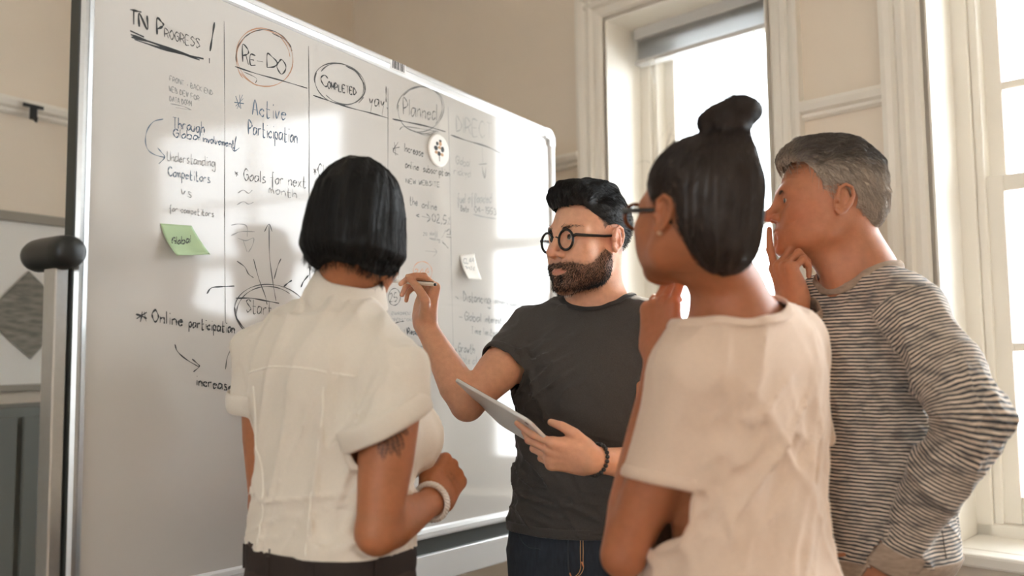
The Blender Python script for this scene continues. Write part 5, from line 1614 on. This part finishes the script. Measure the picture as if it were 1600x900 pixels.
    S = surf_strands(hf, V[rs.choice(len(V), 2600)], df, .085, 9, rs, .0003, .05)
    strand_mesh('hair_strands', S, .00042, hair_dark, hair)['kind'] = 'stuff'
    ends = V[(((V - H) @ Bm)[:, 2] < -.075 * s) & (((V - H) @ Bm)[:, 2] > -.1 * s)]
    R_ = ends[rs.choice(len(ends), 700)]
    S = grow(R_, np.outer(np.ones(len(R_)), -Bm[:, 2]), lambda P, t: np.outer(np.ones(len(P)), -Bm[:, 2]) - nrm(np.ones(3)) * 0 + (H - P) * 3 * t, .012 + .008 * rs.rand(len(R_)), 4, rs, .2, .25)
    strand_mesh('hair_ends', S, .0005, hair_dark, hair)['kind'] = 'stuff'
    settle(p)
    # braided bangle on the right wrist
    wd_ = nrm(WR - ER); bc = WR - wd_ * .012; e1 = nrm(np.cross(wd_, up)); e2 = np.cross(wd_, e1)
    bg = empty('bangle', bc); tag(bg, 'pale braided bangle around the tanned wrist of the woman in white', 'bracelet')
    silver = mat('pale_silver', srgb(232, 228, 222), .3, .3)
    for k in range(3):
        m_ = MB(); a = np.linspace(0, 2 * math.pi, 90, endpoint=False); ph = 2 * math.pi * k / 3
        pts = [(e1 * math.cos(q) + e2 * math.sin(q)) * (.0335 + .0032 * math.cos(12 * q + ph)) + wd_ * .0042 * math.sin(12 * q + ph) for q in a]
        m_.tube(pts + [pts[0], pts[1]], .0030, 7, caps=False); m_.build('strand', silver, bg, smooth=True)
woman_white()
# ---------------------------------------------------------------- the woman with the hair bun
def woman_bun():
    rs = np.random.RandomState(9)
    fr = std_frame(at(1152, 555, 1.42) * A3(1, 1, 0), 140); O, r, fw, up = fr
    p = empty('person', O)
    tag(p, 'woman with dark hair in a top bun and cream T-shirt, hand at her chin', 'person', 'people gathered at the whiteboard')
    H = at(1088, 333, 1.365); Bm = head_basis(150, 7); s = .97
    f = Field(); W = add_head(f, H, Bm, s, jaw=.92, lf=.88)
    NB = at(1140, 482, 1.40)
    f.cone(W(0, -.03, -.05), NB + up * .02, .050, .053, .03)
    f.cone(NB + up * .02, NB - up * .06, .053, .068, .03)
    tors = secs(FEMALE, 1.0, 1.0, 1.0, z0=.005)
    f.loft(fr, [(z, cx, cy, a - .014, b - .014) for z, cx, cy, a, b in tors], .04)
    SL = at(1088, 592, 1.335); EL = at(974, 868, 1.36); WL = at(1030, 558, 1.505)
    SR = at(1233, 540, 1.52); ER = at(1235, 800, 1.56); WR = at(1120, 780, 1.72)
    for S in (SR, SL): f.path([NB - up * .02 - fw * .008, S + up * .012], [.040, .040], .04)
    arm(f, SL, EL, WL, .93); arm(f, SR, ER, WR, .92)
    feet(f, fr, .88, 0, 0, .95)
    hL = hand_joints(WL, A3(.05, .02, 1), A3(-.72, -.68, .05), 1, [(20, 26, 12), (34, 44, 20), (42, 56, 30), (48, 60, 30)], [(.016, .024, -.008), (.048, .050, -.014), (.078, .062, -.016), (.106, .062, -.024)], 1.06)
    hR = hand_joints(WR, A3(-.6, .7, 0), A3(0, .2, 1), -1, [(30, 30, 20)] * 4, [(.016, .024, -.006), (.045, .046, -.012), (.072, .056, -.022), (.094, .050, -.034)], .9)
    add_hand(f, hL); add_hand(f, hR)
    base = np.array(srgb(172, 108, 74)[:3])
    def tone(V): return np.tile(base, (len(V), 1)) * (1 + .05 * vnoise(V * 30)[:, None])
    wrk = lambda P, h: np.where(np.linalg.norm(P - (h['wr'] + h['d'] * .09), axis=1) < .16, (P - h['wr'] - h['d'] * .012) @ h['d'], -1)
    hk = lambda P: (P - W(0, -.02, -.105)) @ nrm(A3(0, 0, 1) + nrm(H - NB))
    big = np.full(3, 9.)
    body = body_mesh('body', f, [(.0021, H - .2, H + .2, lambda P: hk(P) > -.002), (.0020, hL['wr'] - .2, hL['wr'] + .2, lambda P: wrk(P, hL) > -.002),
        (.0055, -big, big, lambda P: (wrk(P, hL) < .001) & (hk(P) < .001))], tone, skin_mat('skin_tan'), p)
    eyeballs(W, Bm, s, p, (.05, .03, .02))
    brows(W, Bm, H, s, hair_brown, p, rs)
    # T-shirt
    tee = mat('cream_slub_jersey', srgb(222, 197, 175), .9, noise=.05, nscale=160, stretch=(1, 1, 6), bump=.35, bscale=300, sheen=.2)
    g = Field()
    g.loft(fr, [(z, cx, cy, a + .008 + .016 * sstep(1.2, .95, z), b + .012 + .02 * sstep(1.25, .95, z)) for z, cx, cy, a, b in tors], .04)
    tf = Field(); tf.ops = list(g.ops)
    uL, uR = nrm(EL - SL), nrm(ER - SR)
    for S in (SR, SL): g.path([NB - fw * .008 - up * .022, S + up * .014], [.052, .056], .05)
    g.path([SL, SL + uL * .10 + RT * .008, SL + uL * .215 + RT * .020], [.058, .064, .070], .035)
    g.path([SR, SR + uR * .10, SR + uR * .22], [.062, .068, .072], .035)
    lo, hi = O + A3(-.6, -.6, .6), O + A3(.6, .6, 1.7)
    g.disp(folds(.075, up * .9 + r * .35, .006, 1.7, seed=3), lo, hi)
    g.disp(mask_ball(folds(.06, up * .7 + r * .7, .016, 1.8, seed=9), SL - up * .14 + r * .08 - fw * .05, .05, .20), lo, hi)
    g.disp(mask_ball(folds(.08, up + r * -.5, .008, 1.7, seed=12), O + up * 1.15 - fw * .1 + r * .05, .08, .28), lo, hi)
    nk = NB + up * .022 - fw * .002 - r * .016; RB = np.stack([r, fw, up], 1)
    sh, lp = garment('t_shirt', g, .005, [lambda P: P[:, 2] - (.84 + .01 * vnoise(P * 8)), cut_ell(nk, (.104, .102, .080), RB), cut_sleeve(SL + uL * .175 + RT * .014, nrm(uL * .95 - up * .1 - fw * .25), tf, .14), cut_sleeve(SR + uR * .17, uR, tf, .13)], tee, p, .002)
    for P in lp:
        c = P.mean(0)
        if np.linalg.norm(c - nk) < .12:
            Q = resample(P, 120); rad = Q - nk; rad[:, 2] *= .3; rad /= np.linalg.norm(rad, axis=1, keepdims=True)
            band(Q + rad * .003, nrm(up) * np.ones((len(Q), 1)) - rad * .8, .012, .0026, tee, 'neck_band', sh)
        elif c[2] > .95:
            Q = resample(P, 120); d = uL if np.linalg.norm(c - SL) < np.linalg.norm(c - SR) else uR
            band(Q - d * .008, d, .020, .0030, tee, 'sleeve_hem', sh)
        else: band(resample(P, 160) + up * .01, up, .022, .003, tee, 'bottom_hem', sh)
    trousers(p, fr, .885, mat('blue_denim', srgb(60, 70, 86), .85, noise=.2, nscale=120, bump=.2, bscale=500), 1.0, top=.99)
    shoes(p, fr, shoe_m)
    # hair drawn up into a bun
    hf = Field(); E = lambda c, rr, k=.02, op='u': hf.ell(W(*c), A3(*rr) * s, k, op, Bm)
    E((0, -.016, .036), (.083, .105, .090))
    E((0, -.060, -.030), (.064, .056, .056), .03)
    E((0, -.070, -.072), (.040, .034, .034), .03)
    bun = W(-.002, -.046, .120) + RT * .014; tip = W(.010, -.040, .172)
    hf.cone(bun - Bm[:, 2] * .02, bun + Bm[:, 2] * .006, .040, .030, .02)
    R_ = basis(Bm[:, 0], Bm[:, 2])
    hf.ell(bun + Bm[:, 2] * .022 - RT * .004, A3(.036, .036, .022), .012)
    hf.ell(bun + Bm[:, 2] * .038 + RT * .016, A3(.032, .03, .022), .008)
    hf.path([bun + Bm[:, 2] * .010 - RT * .024, bun + Bm[:, 2] * .022 - RT * .036, bun + Bm[:, 2] * .034 - RT * .020], [.012, .014, .014], .01)
    def groove(P):
        q = (P - H) @ Bm
        top = q - np.array([0, -.046, .120])
        a = np.arctan2(top[..., 0], top[..., 1]); rr = np.linalg.norm(top, axis=-1)
        return .0020 * vnoise(np.stack([a * 9, rr * 10, rr * 0], -1)) + .0012 * vnoise(np.stack([a * 26, rr * 14, rr * 0 + 5], -1))
    hf.disp(groove, H - .25, H + .28)
    def hl(P):
        q = (P - H) @ Bm / s; x, y, z = q[:, 0], q[:, 1], q[:, 2]
        front = np.interp(z, [-.12, -.08, -.05, -.03, -.005, .02, .04, .06, .085, .1], [-.075, -.055, -.040, -.034, .004, .030, .046, .060, .082, .2])
        ear = np.hypot(y + .012, z + .008) - .030
        return np.where(z > .105, 1, np.minimum(front - y + .003 * vnoise(P * 200), np.where(np.abs(x) > .05, ear, 1)))
    V, Q = surface(hf, .0030); T = tris(Q); V, T = clip(V, T, hl(V))
    hair = mesh_obj('hair', V, T, hair_brown, p, True)
    hair.modifiers.new('t', 'SOLIDIFY').thickness = .004
    def df(P):
        return (bun - P) / (np.linalg.norm(bun - P, axis=1, keepdims=True) + 1e-6)
    Vv = V[((V - H) @ Bm)[:, 2] < .13]
    S = surf_strands(hf, Vv[rs.choice(len(Vv), 3400)], df, .07, 7, rs, .0006, .10)
    strand_mesh('hair_strands', S, .0005, hair_brown, hair)['kind'] = 'stuff'
    Vt = V[((V - H) @ Bm)[:, 2] > .13]
    S = surf_strands(hf, Vt[rs.choice(len(Vt), 900)], lambda P: np.cross(P - bun - Bm[:, 2] * .03, Bm[:, 2] + Bm[:, 0] * .4), .06, 7, rs, .0006, .012)
    strand_mesh('bun_strands', S, .0006, hair_brown, hair)['kind'] = 'stuff'
    # loose sun-lit hairs on the crown
    Vf = V[(((V - H) @ Bm)[:, 1] > -.02)]
    R0 = Vf[rs.choice(len(Vf), 260)]; Nn = (R0 - H) / np.linalg.norm(R0 - H, axis=1, keepdims=True)
    S = grow(R0, Nn, lambda P, t: df(P), .03 + .03 * rs.rand(len(R0)), 6, rs, .8, .5)
    strand_mesh('flyaway_hair', S, .00028, hair_brown, hair)['kind'] = 'stuff'
    settle(p)
    tort = mat('tortoise_frame', srgb(96, 48, 22), .2, noise=.5, nscale=60)
    spectacles('glasses', W, Bm, s, None, 'dark tortoise-framed glasses worn by the woman with the bun', tort, th=1.7, temple_m=glass_frame, rx=.026, rz=.021, half=.036, z=-.006, y=.113)
    o = W(-.078, -.010, -.0415) + Bm[:, 0] * -.004
    er = empty('earring', o); tag(er, 'small round stud earring in the left ear of the bun-haired woman', 'earring')
    bm = bmesh.new(); bmesh.ops.create_uvsphere(bm, u_segments=16, v_segments=10, radius=.0042); me = bpy.data.meshes.new('stud'); bm.to_mesh(me); bm.free()
    me.polygons.foreach_set('use_smooth', np.ones(len(me.polygons), bool)); me.materials.append(mat('pearl', srgb(226, 190, 160), .25)); so = bpy.data.objects.new('stud', me); COL.objects.link(so); so.parent = er
woman_bun()
# ---------------------------------------------------------------- the grey-haired man in the striped sweater
def older_man():
    rs = np.random.RandomState(12)
    fr = std_frame(at(1336, 555, 1.78) * A3(1, 1, 0), 66); O, r, fw, up = fr
    p = empty('person', O)
    tag(p, 'grey-haired man in striped sweater, one hand at his mouth and one on his hip', 'person', 'people gathered at the whiteboard')
    H = at(1291, 316, 1.78); Bm = head_basis(97, 2); s = 1.0
    f = Field(); W = add_head(f, H, Bm, s, nose=1.15, brow=1.35, lf=.84, jaw=1.05)
    for sx in (-1, 1): f.ell(W(sx * .0322, .0955, -.0030), A3(.0140, .013, .0046) * s, .002, 's', Bm)
    NB = at(1345, 430, 1.78)
    f.cone(W(0, -.03, -.05), NB + up * .01, .060, .062, .03)
    f.cone(NB + up * .01, NB - up * .06, .062, .075, .03)
    f.path([W(.0, .02, -.10), NB + fw * .05 - up * .02], [.030, .03], .03)
    tors = secs(MALE, 1.0, 1.02, 1.05, z0=.0)
    f.loft(fr, [(z, cx, cy, a - .014, b - .014) for z, cx, cy, a, b in tors], .04)
    SL = at(1422, 494, 1.625); EL = at(1527, 655, 1.49); WL = at(1386, 876, 1.60)
    SR = O + r * .165 + up * 1.40; ER = at(1255, 640, 1.86); WR = at(1243, 482, 1.725)
    for S in (SR, SL): f.path([NB - up * .015 - fw * .012, S + up * .012], [.046, .046], .04)
    arm(f, SL, EL, WL, 1.02); arm(f, SR, ER, WR, 1.0)
    feet(f, fr, .92, 0, 0, .95)
    hR = hand_joints(WR, A3(-.28, -.02, 1), A3(-.92, -.28, -.26), -1, [(8, 10, 6), (58, 78, 40), (64, 80, 44), (68, 82, 46)], [(.016, .024, -.010), (.046, .040, -.026), (.076, .036, -.040), (.100, .026, -.050)], 1.0)
    hL = hand_joints(WL, A3(-.52, .30, -.62), A3(-.2, -.95, -.1), 1, [(20, 30, 20), (26, 34, 20), (30, 38, 22), (34, 40, 24)], [(.016, .026, -.006), (.045, .052, -.008), (.072, .066, -.018), (.094, .064, -.030)], 1.0)
    add_hand(f, hR); add_hand(f, hL)
    base = np.array(srgb(180, 120, 88)[:3]); red = np.array(srgb(186, 104, 80)[:3])
    def side(q):
        x, y, z = q[:, 0], q[:, 1], q[:, 2]
        front = np.interp(z, [-.08, -.05, -.035, -.02, .0, .03, .05, .07, .088, .1], [-.05, -.042, -.03, .012, .024, .026, .036, .052, .066, .085])
        return y - front
    def tone(V):
        q = (V - H) @ Bm / s; x, y, z = q[:, 0], q[:, 1], q[:, 2]
        c = np.tile(base, (len(V), 1)) * (1 + .07 * vnoise(V * 60)[:, None])
        m = np.exp(-((np.abs(x)) ** 2 + (y - .12) ** 2 + (z + .034) ** 2) / .016 ** 2) * .6 + np.exp(-((np.abs(x) - .05) ** 2 + (y - .06) ** 2 + (z + .03) ** 2) / .03 ** 2) * .4
        m = np.clip(m, 0, 1)[:, None]
        return c * (1 - m) + red * m
    # creases: brow furrow, crow's feet, cheek fold
    def crease(P):
        q = (P - H) @ Bm / s; d = np.zeros(q.shape[:-1]); x = np.abs(q[..., 0]); y, z = q[..., 1], q[..., 2]
        for zz in (.040, .052, .064): d += .0009 * np.exp(-((z - zz - .004 * np.sin(x * 60)) / .0018) ** 2) * (y > .05) * (x < .05)
        d += .0018 * np.exp(-((z + .055 + .9 * (.088 - y) * -.6) / .0035) ** 2) * np.exp(-((y - .083) / .012) ** 2) * (x > .012)
        for k in (-.5, 0, .5): d += .0008 * np.exp(-((z + .002 - k * (.066 - y)) / .0014) ** 2) * np.exp(-((y - .056) / .010) ** 2)
        return d
    f.disp(crease, H - .2, H + .2)
    wrk = lambda P, h: np.where(np.linalg.norm(P - (h['wr'] + h['d'] * .09), axis=1) < .16, (P - h['wr'] - h['d'] * .012) @ h['d'], -1)
    hk = lambda P: (P - W(0, -.02, -.125)) @ nrm(A3(0, 0, 1) + nrm(H - NB))
    notR = lambda P: wrk(P, hR) < .001
    big = np.full(3, 9.)
    # the right hand is meshed with the head, which it touches
    body = body_mesh('body', f, [(.0018, H - .24, H + .2, lambda P: (hk(P) > -.002) | (wrk(P, hR) > -.002)), (.0022, hL['wr'] - .2, hL['wr'] + .2, lambda P: wrk(P, hL) > -.002),
        (.0055, -big, big, lambda P: (hk(P) < .001) & notR(P) & (wrk(P, hL) < .001))], tone, skin_mat('skin_ruddy', .5), p)
    eyeballs(W, Bm, s, p, (.06, .05, .04), gaze=(0, -4))
    brows(W, Bm, H, s, mat('brow_grey', srgb(96, 84, 74), .6), p, rs, thick=1.3, lift=-.002)
    # sweater with fine stripes
    knit = bpy.data.materials.new('striped_knit'); knit.use_nodes = True
    nt = knit.node_tree; b = nt.nodes['Principled BSDF']; b.inputs['Roughness'].default_value = .9; b.inputs['Sheen Weight'].default_value = .2
    at_ = nt.nodes.new('ShaderNodeAttribute'); at_.attribute_name = 'stripe'
    tcn = nt.nodes.new('ShaderNodeTexCoord'); nz = nt.nodes.new('ShaderNodeTexNoise'); nz.inputs['Scale'].default_value = 40; nt.links.new(tcn.outputs['Object'], nz.inputs['Vector'])
    ad = nt.nodes.new('ShaderNodeMath'); ad.operation = 'MULTIPLY_ADD'; ad.inputs[1].default_value = .5; nt.links.new(nz.outputs[0], ad.inputs[0]); nt.links.new(at_.outputs['Fac'], ad.inputs[2])
    sn = nt.nodes.new('ShaderNodeMath'); sn.operation = 'MULTIPLY'; sn.inputs[1].default_value = 2 * math.pi; nt.links.new(ad.outputs[0], sn.inputs[0])
    si = nt.nodes.new('ShaderNodeMath'); si.operation = 'SINE'; nt.links.new(sn.outputs[0], si.inputs[0])
    n2 = nt.nodes.new('ShaderNodeTexNoise'); n2.inputs['Scale'].default_value = 26; n2.inputs['Detail'].default_value = 6
    mp = nt.nodes.new('ShaderNodeMapping'); mp.inputs['Scale'].default_value = (1, 1, 3); nt.links.new(tcn.outputs['Object'], mp.inputs[0]); nt.links.new(mp.outputs[0], n2.inputs['Vector'])
    rr = nt.nodes.new('ShaderNodeMapRange'); rr.inputs['From Min'].default_value = -.35; rr.inputs['From Max'].default_value = .25; nt.links.new(si.outputs[0], rr.inputs[0])
    r2 = nt.nodes.new('ShaderNodeMapRange'); r2.inputs['From Min'].default_value = .34; r2.inputs['From Max'].default_value = .55; r2.inputs['To Min'].default_value = .4; nt.links.new(n2.outputs[0], r2.inputs[0])
    ml = nt.nodes.new('ShaderNodeMath'); ml.operation = 'MULTIPLY'; nt.links.new(rr.outputs[0], ml.inputs[0]); nt.links.new(r2.outputs[0], ml.inputs[1])
    mxc = nt.nodes.new('ShaderNodeMix'); mxc.data_type = 'RGBA'; mxc.inputs[6].default_value = srgb(56, 58, 62); mxc.inputs[7].default_value = srgb(214, 196, 176)
    nt.links.new(ml.outputs[0], mxc.inputs[0]); nt.links.new(mxc.outputs[2], b.inputs['Base Color'])
    bp = nt.nodes.new('ShaderNodeBump'); bp.inputs['Strength'].default_value = .35; bp.inputs['Distance'].default_value = .0015; nt.links.new(rr.outputs[0], bp.inputs['Height']); nt.links.new(bp.outputs[0], b.inputs['Normal'])
    heather = mat('heather_rib', srgb(160, 140, 122), .95, noise=.22, nscale=60, stretch=(1, 1, 3), bump=.3, bscale=500)
    g = Field()
    g.loft(fr, [(z, cx, cy, a + .012 + .008 * (z < 1.1), b + .010 + .008 * (z < 1.1)) for z, cx, cy, a, b in tors], .04)
    tf = Field(); tf.ops = list(g.ops)
    uL, uR, vL, vR = nrm(EL - SL), nrm(ER - SR), nrm(WL - EL), nrm(WR - ER)
    for S in (SR, SL): g.path([NB - fw * .010 - up * .012, S + up * .014], [.056, .058], .045)
    lenL = np.linalg.norm(EL - SL)
    for S, E_, W_, u_, v_ in ((SL, EL, WL, uL, vL), (SR, ER, WR, uR, vR)):
        g.path([S, S + (E_ - S) * .5, E_, E_ + (W_ - E_) * .35, E_ + (W_ - E_) * .8, W_ + v_ * .02], [.064, .064, .058, .056, .044, .040], .03)
    tg = Field(); tg.ops = list(g.ops)
    lo, hi = O + A3(-.6, -.7, .6), O + A3(.6, .6, 1.7)
    g.disp(folds(.07, up * .5 + fw * .6, .0065, seed=21), lo, hi)
    g.disp(mask_ball(folds(.04, r + up * .5, .012, 1.8, seed=22), EL + fw * .03, .03, .14), lo, hi)
    g.disp(mask_ball(folds(.045, fw * .8 + up * .6, .013, 1.8, seed=25), SL - up * .13 + fw * .03 - r * -.04, .03, .15), lo, hi)
    g.disp(mask_ball(folds(.03, np.cross(vL, up), .006, 1.8, seed=27), WL - vL * .06, .02, .1), lo, hi)
    nk = NB + up * .036 + fw * .022; RB = np.stack([r, fw, up], 1)
    hz = .935
    def attrs(V):
        tor = V[:, 2] / .0068
        aL = (V - SL) @ uL; dL = np.linalg.norm(V - SL - np.outer(np.clip(aL, 0, lenL), uL), axis=1)
        bL = (V - EL) @ vL; dB = np.linalg.norm(V - EL - np.outer(np.clip(bL, 0, .4), vL), axis=1)
        th = math.acos(np.clip(uL @ vL, -1, 1)); Rb = .10; Tn = Rb * math.tan(th / 2)
        inn = nrm(vL - uL); Cc = EL + inn * Rb / math.cos(th / 2)
        x1 = -nrm(inn - uL * (inn @ uL)); q = V - Cc
        ph = np.arctan2(q @ uL, q @ x1)
        armc = np.where(ph < 0, aL, np.where(ph < th, lenL - Tn + ph * Rb, lenL - Tn + th * Rb + (V - EL) @ vL - Tn)) / .0068
        td = tf.at(V)
        isarm = (td > .020) & (np.minimum(dL, dB) < .10) & (aL > -.02)
        return {'stripe': np.where(isarm, armc, tor)}
    sh, lp = garment('sweater', g, .0036, [lambda P: P[:, 2] - hz, cut_ell(nk, (.088, .100, .080), RB), cut_sleeve(WL - vL * .045, vL, tf, .10), cut_sleeve(WR - vR * .02, vR, tf, .09)], knit, p, .002, attrs)
    for P in lp:
        c = P.mean(0)
        if np.linalg.norm(c - nk) < .12:
            Q = resample(P, 120); rad = Q - nk; rad /= np.linalg.norm(rad, axis=1, keepdims=True)
            band(Q + rad * .003, np.cross(np.roll(Q, -1, 0) - np.roll(Q, 1, 0), rad), 1.2, .003, heather, 'neck_band', sh) if False else band(Q + rad * .003, up * np.ones((len(Q), 1)) - rad * .5, .014, .0035, heather, 'neck_band', sh)
        elif np.linalg.norm(c - WL) < .15:
            Q = resample(P, 100); band(Q + vL * .022, vL, .056, .004, heather, 'cuff', sh)
        elif np.linalg.norm(c - WR) < .12:
            Q = resample(P, 100); band(Q + vR * .012, vR, .030, .004, heather, 'cuff', sh)
        else:
            Q = resample(P, 180); band(Q - up * .035, up, .085, .004, heather, 'bottom_band', sh)
    pts = [O - r * .3 + fw * -.005 + up * z for z in np.linspace(1.22, .95, 26)]
    seam_tube(g, pts, -r, .0010, mat('sweater_seam', srgb(90, 84, 80), .9), 'side_seam', sh, .25)
    trousers(p, fr, .93, mat('navy_twill', srgb(44, 48, 58), .85, noise=.15, nscale=120, bump=.2, bscale=500), .95, top=.95)
    shoes(p, fr, shoe_m)
    # short brushed hair
    hf = Field(); E = lambda c, rr, k=.02, op='u': hf.ell(W(*c), A3(*rr) * s, k, op, Bm)
    E((0, -.016, .038), (.081, .103, .088))
    E((0, -.072, -.012), (.058, .044, .052), .03)
    hf.path([W(0, .072, .090), W(0, .05, .112), W(0, 0, .122), W(0, -.05, .112), W(0, -.085, .08)], [.020, .022, .018, .018, .018], .035)
    hf.path([W(-.044, .046, .082), W(-.022, .062, .085), W(0, .068, .086), W(.022, .062, .085), W(.044, .046, .082)], [.011] * 5, .02)
    hf.path([W(-.035, .066, .090), W(-.04, .03, .108), W(-.04, -.04, .105)], [.020, .018, .016], .03)
    hf.path([W(.035, .066, .090), W(.04, .03, .108), W(.04, -.04, .105)], [.020, .018, .016], .03)
    hf.path([W(-.025, .074, .088), W(-.01, .084, .085), W(.01, .082, .086)], [.013, .011, .010], .02)
    def groove(P):
        q = (P - H) @ Bm
        return .003 * vnoise(np.stack([q[..., 0] * 90, q[..., 1] * 32, q[..., 2] * 60], -1)) + .0016 * vnoise(np.stack([q[..., 0] * 220, q[..., 1] * 70, q[..., 2] * 150], -1))
    hf.disp(groove, H - .25, H + .25)
    def hl(P):
        q = (P - H) @ Bm / s; x, y, z = q[:, 0], q[:, 1], q[:, 2]
        ear = np.hypot(y + .012, z + .008) - .033
        return np.where((z > .074 + .004 * vnoise(P * 300)) & (y > .035), 1.0, np.minimum(-side(q) + .004 * vnoise(P * 250), np.where(np.abs(x) > .05, ear, 1)))
    V, Q = surface(hf, .0024); T = tris(Q); V, T = clip(V, T, hl(V))
    def htone(V):
        q = (V - H) @ Bm / s; x, y, z = q[:, 0], q[:, 1], q[:, 2]
        n = vnoise(V * 120) * .5 + vnoise(V * 320) * .5
        grey = np.array(srgb(186, 170, 152)[:3]); dk = np.array(srgb(74, 66, 60)[:3])
        w = sstep(.095, .045, z) * .75 + .3 * sstep(.06, .085, y) + n * .35
        w = np.clip(w, .05, 1)[:, None]
        return grey * w + dk * (1 - w)
    hair = mesh_obj('hair', V, T, hair_grey, p, True, {'tone': htone(V)})
    hair.modifiers.new('t', 'SOLIDIFY').thickness = .003
    def df(P):
        q = (P - H) @ Bm / s; w = sstep(.04, .09, q[:, 2])[:, None]; fr_ = sstep(.02, .08, q[:, 1])[:, None]
        return w * (-Bm[:, 1] + fr_ * (Bm[:, 0] * .8 + Bm[:, 2] * .4)) + (1 - w) * (-Bm[:, 2] * .8 - Bm[:, 1] * .55)
    R0 = V[rs.choice(len(V), 6000)]
    S = surf_strands(hf, R0, df, .024, 6, rs, .0010, .32, .0025)
    tn = np.clip(htone(R0) * (.6 + .9 * rs.rand(len(R0), 1)), 0, 1)
    strand_mesh('hair_strands', S, .00052, hair_grey, hair, tn)['kind'] = 'stuff'
    settle(p)
older_man()
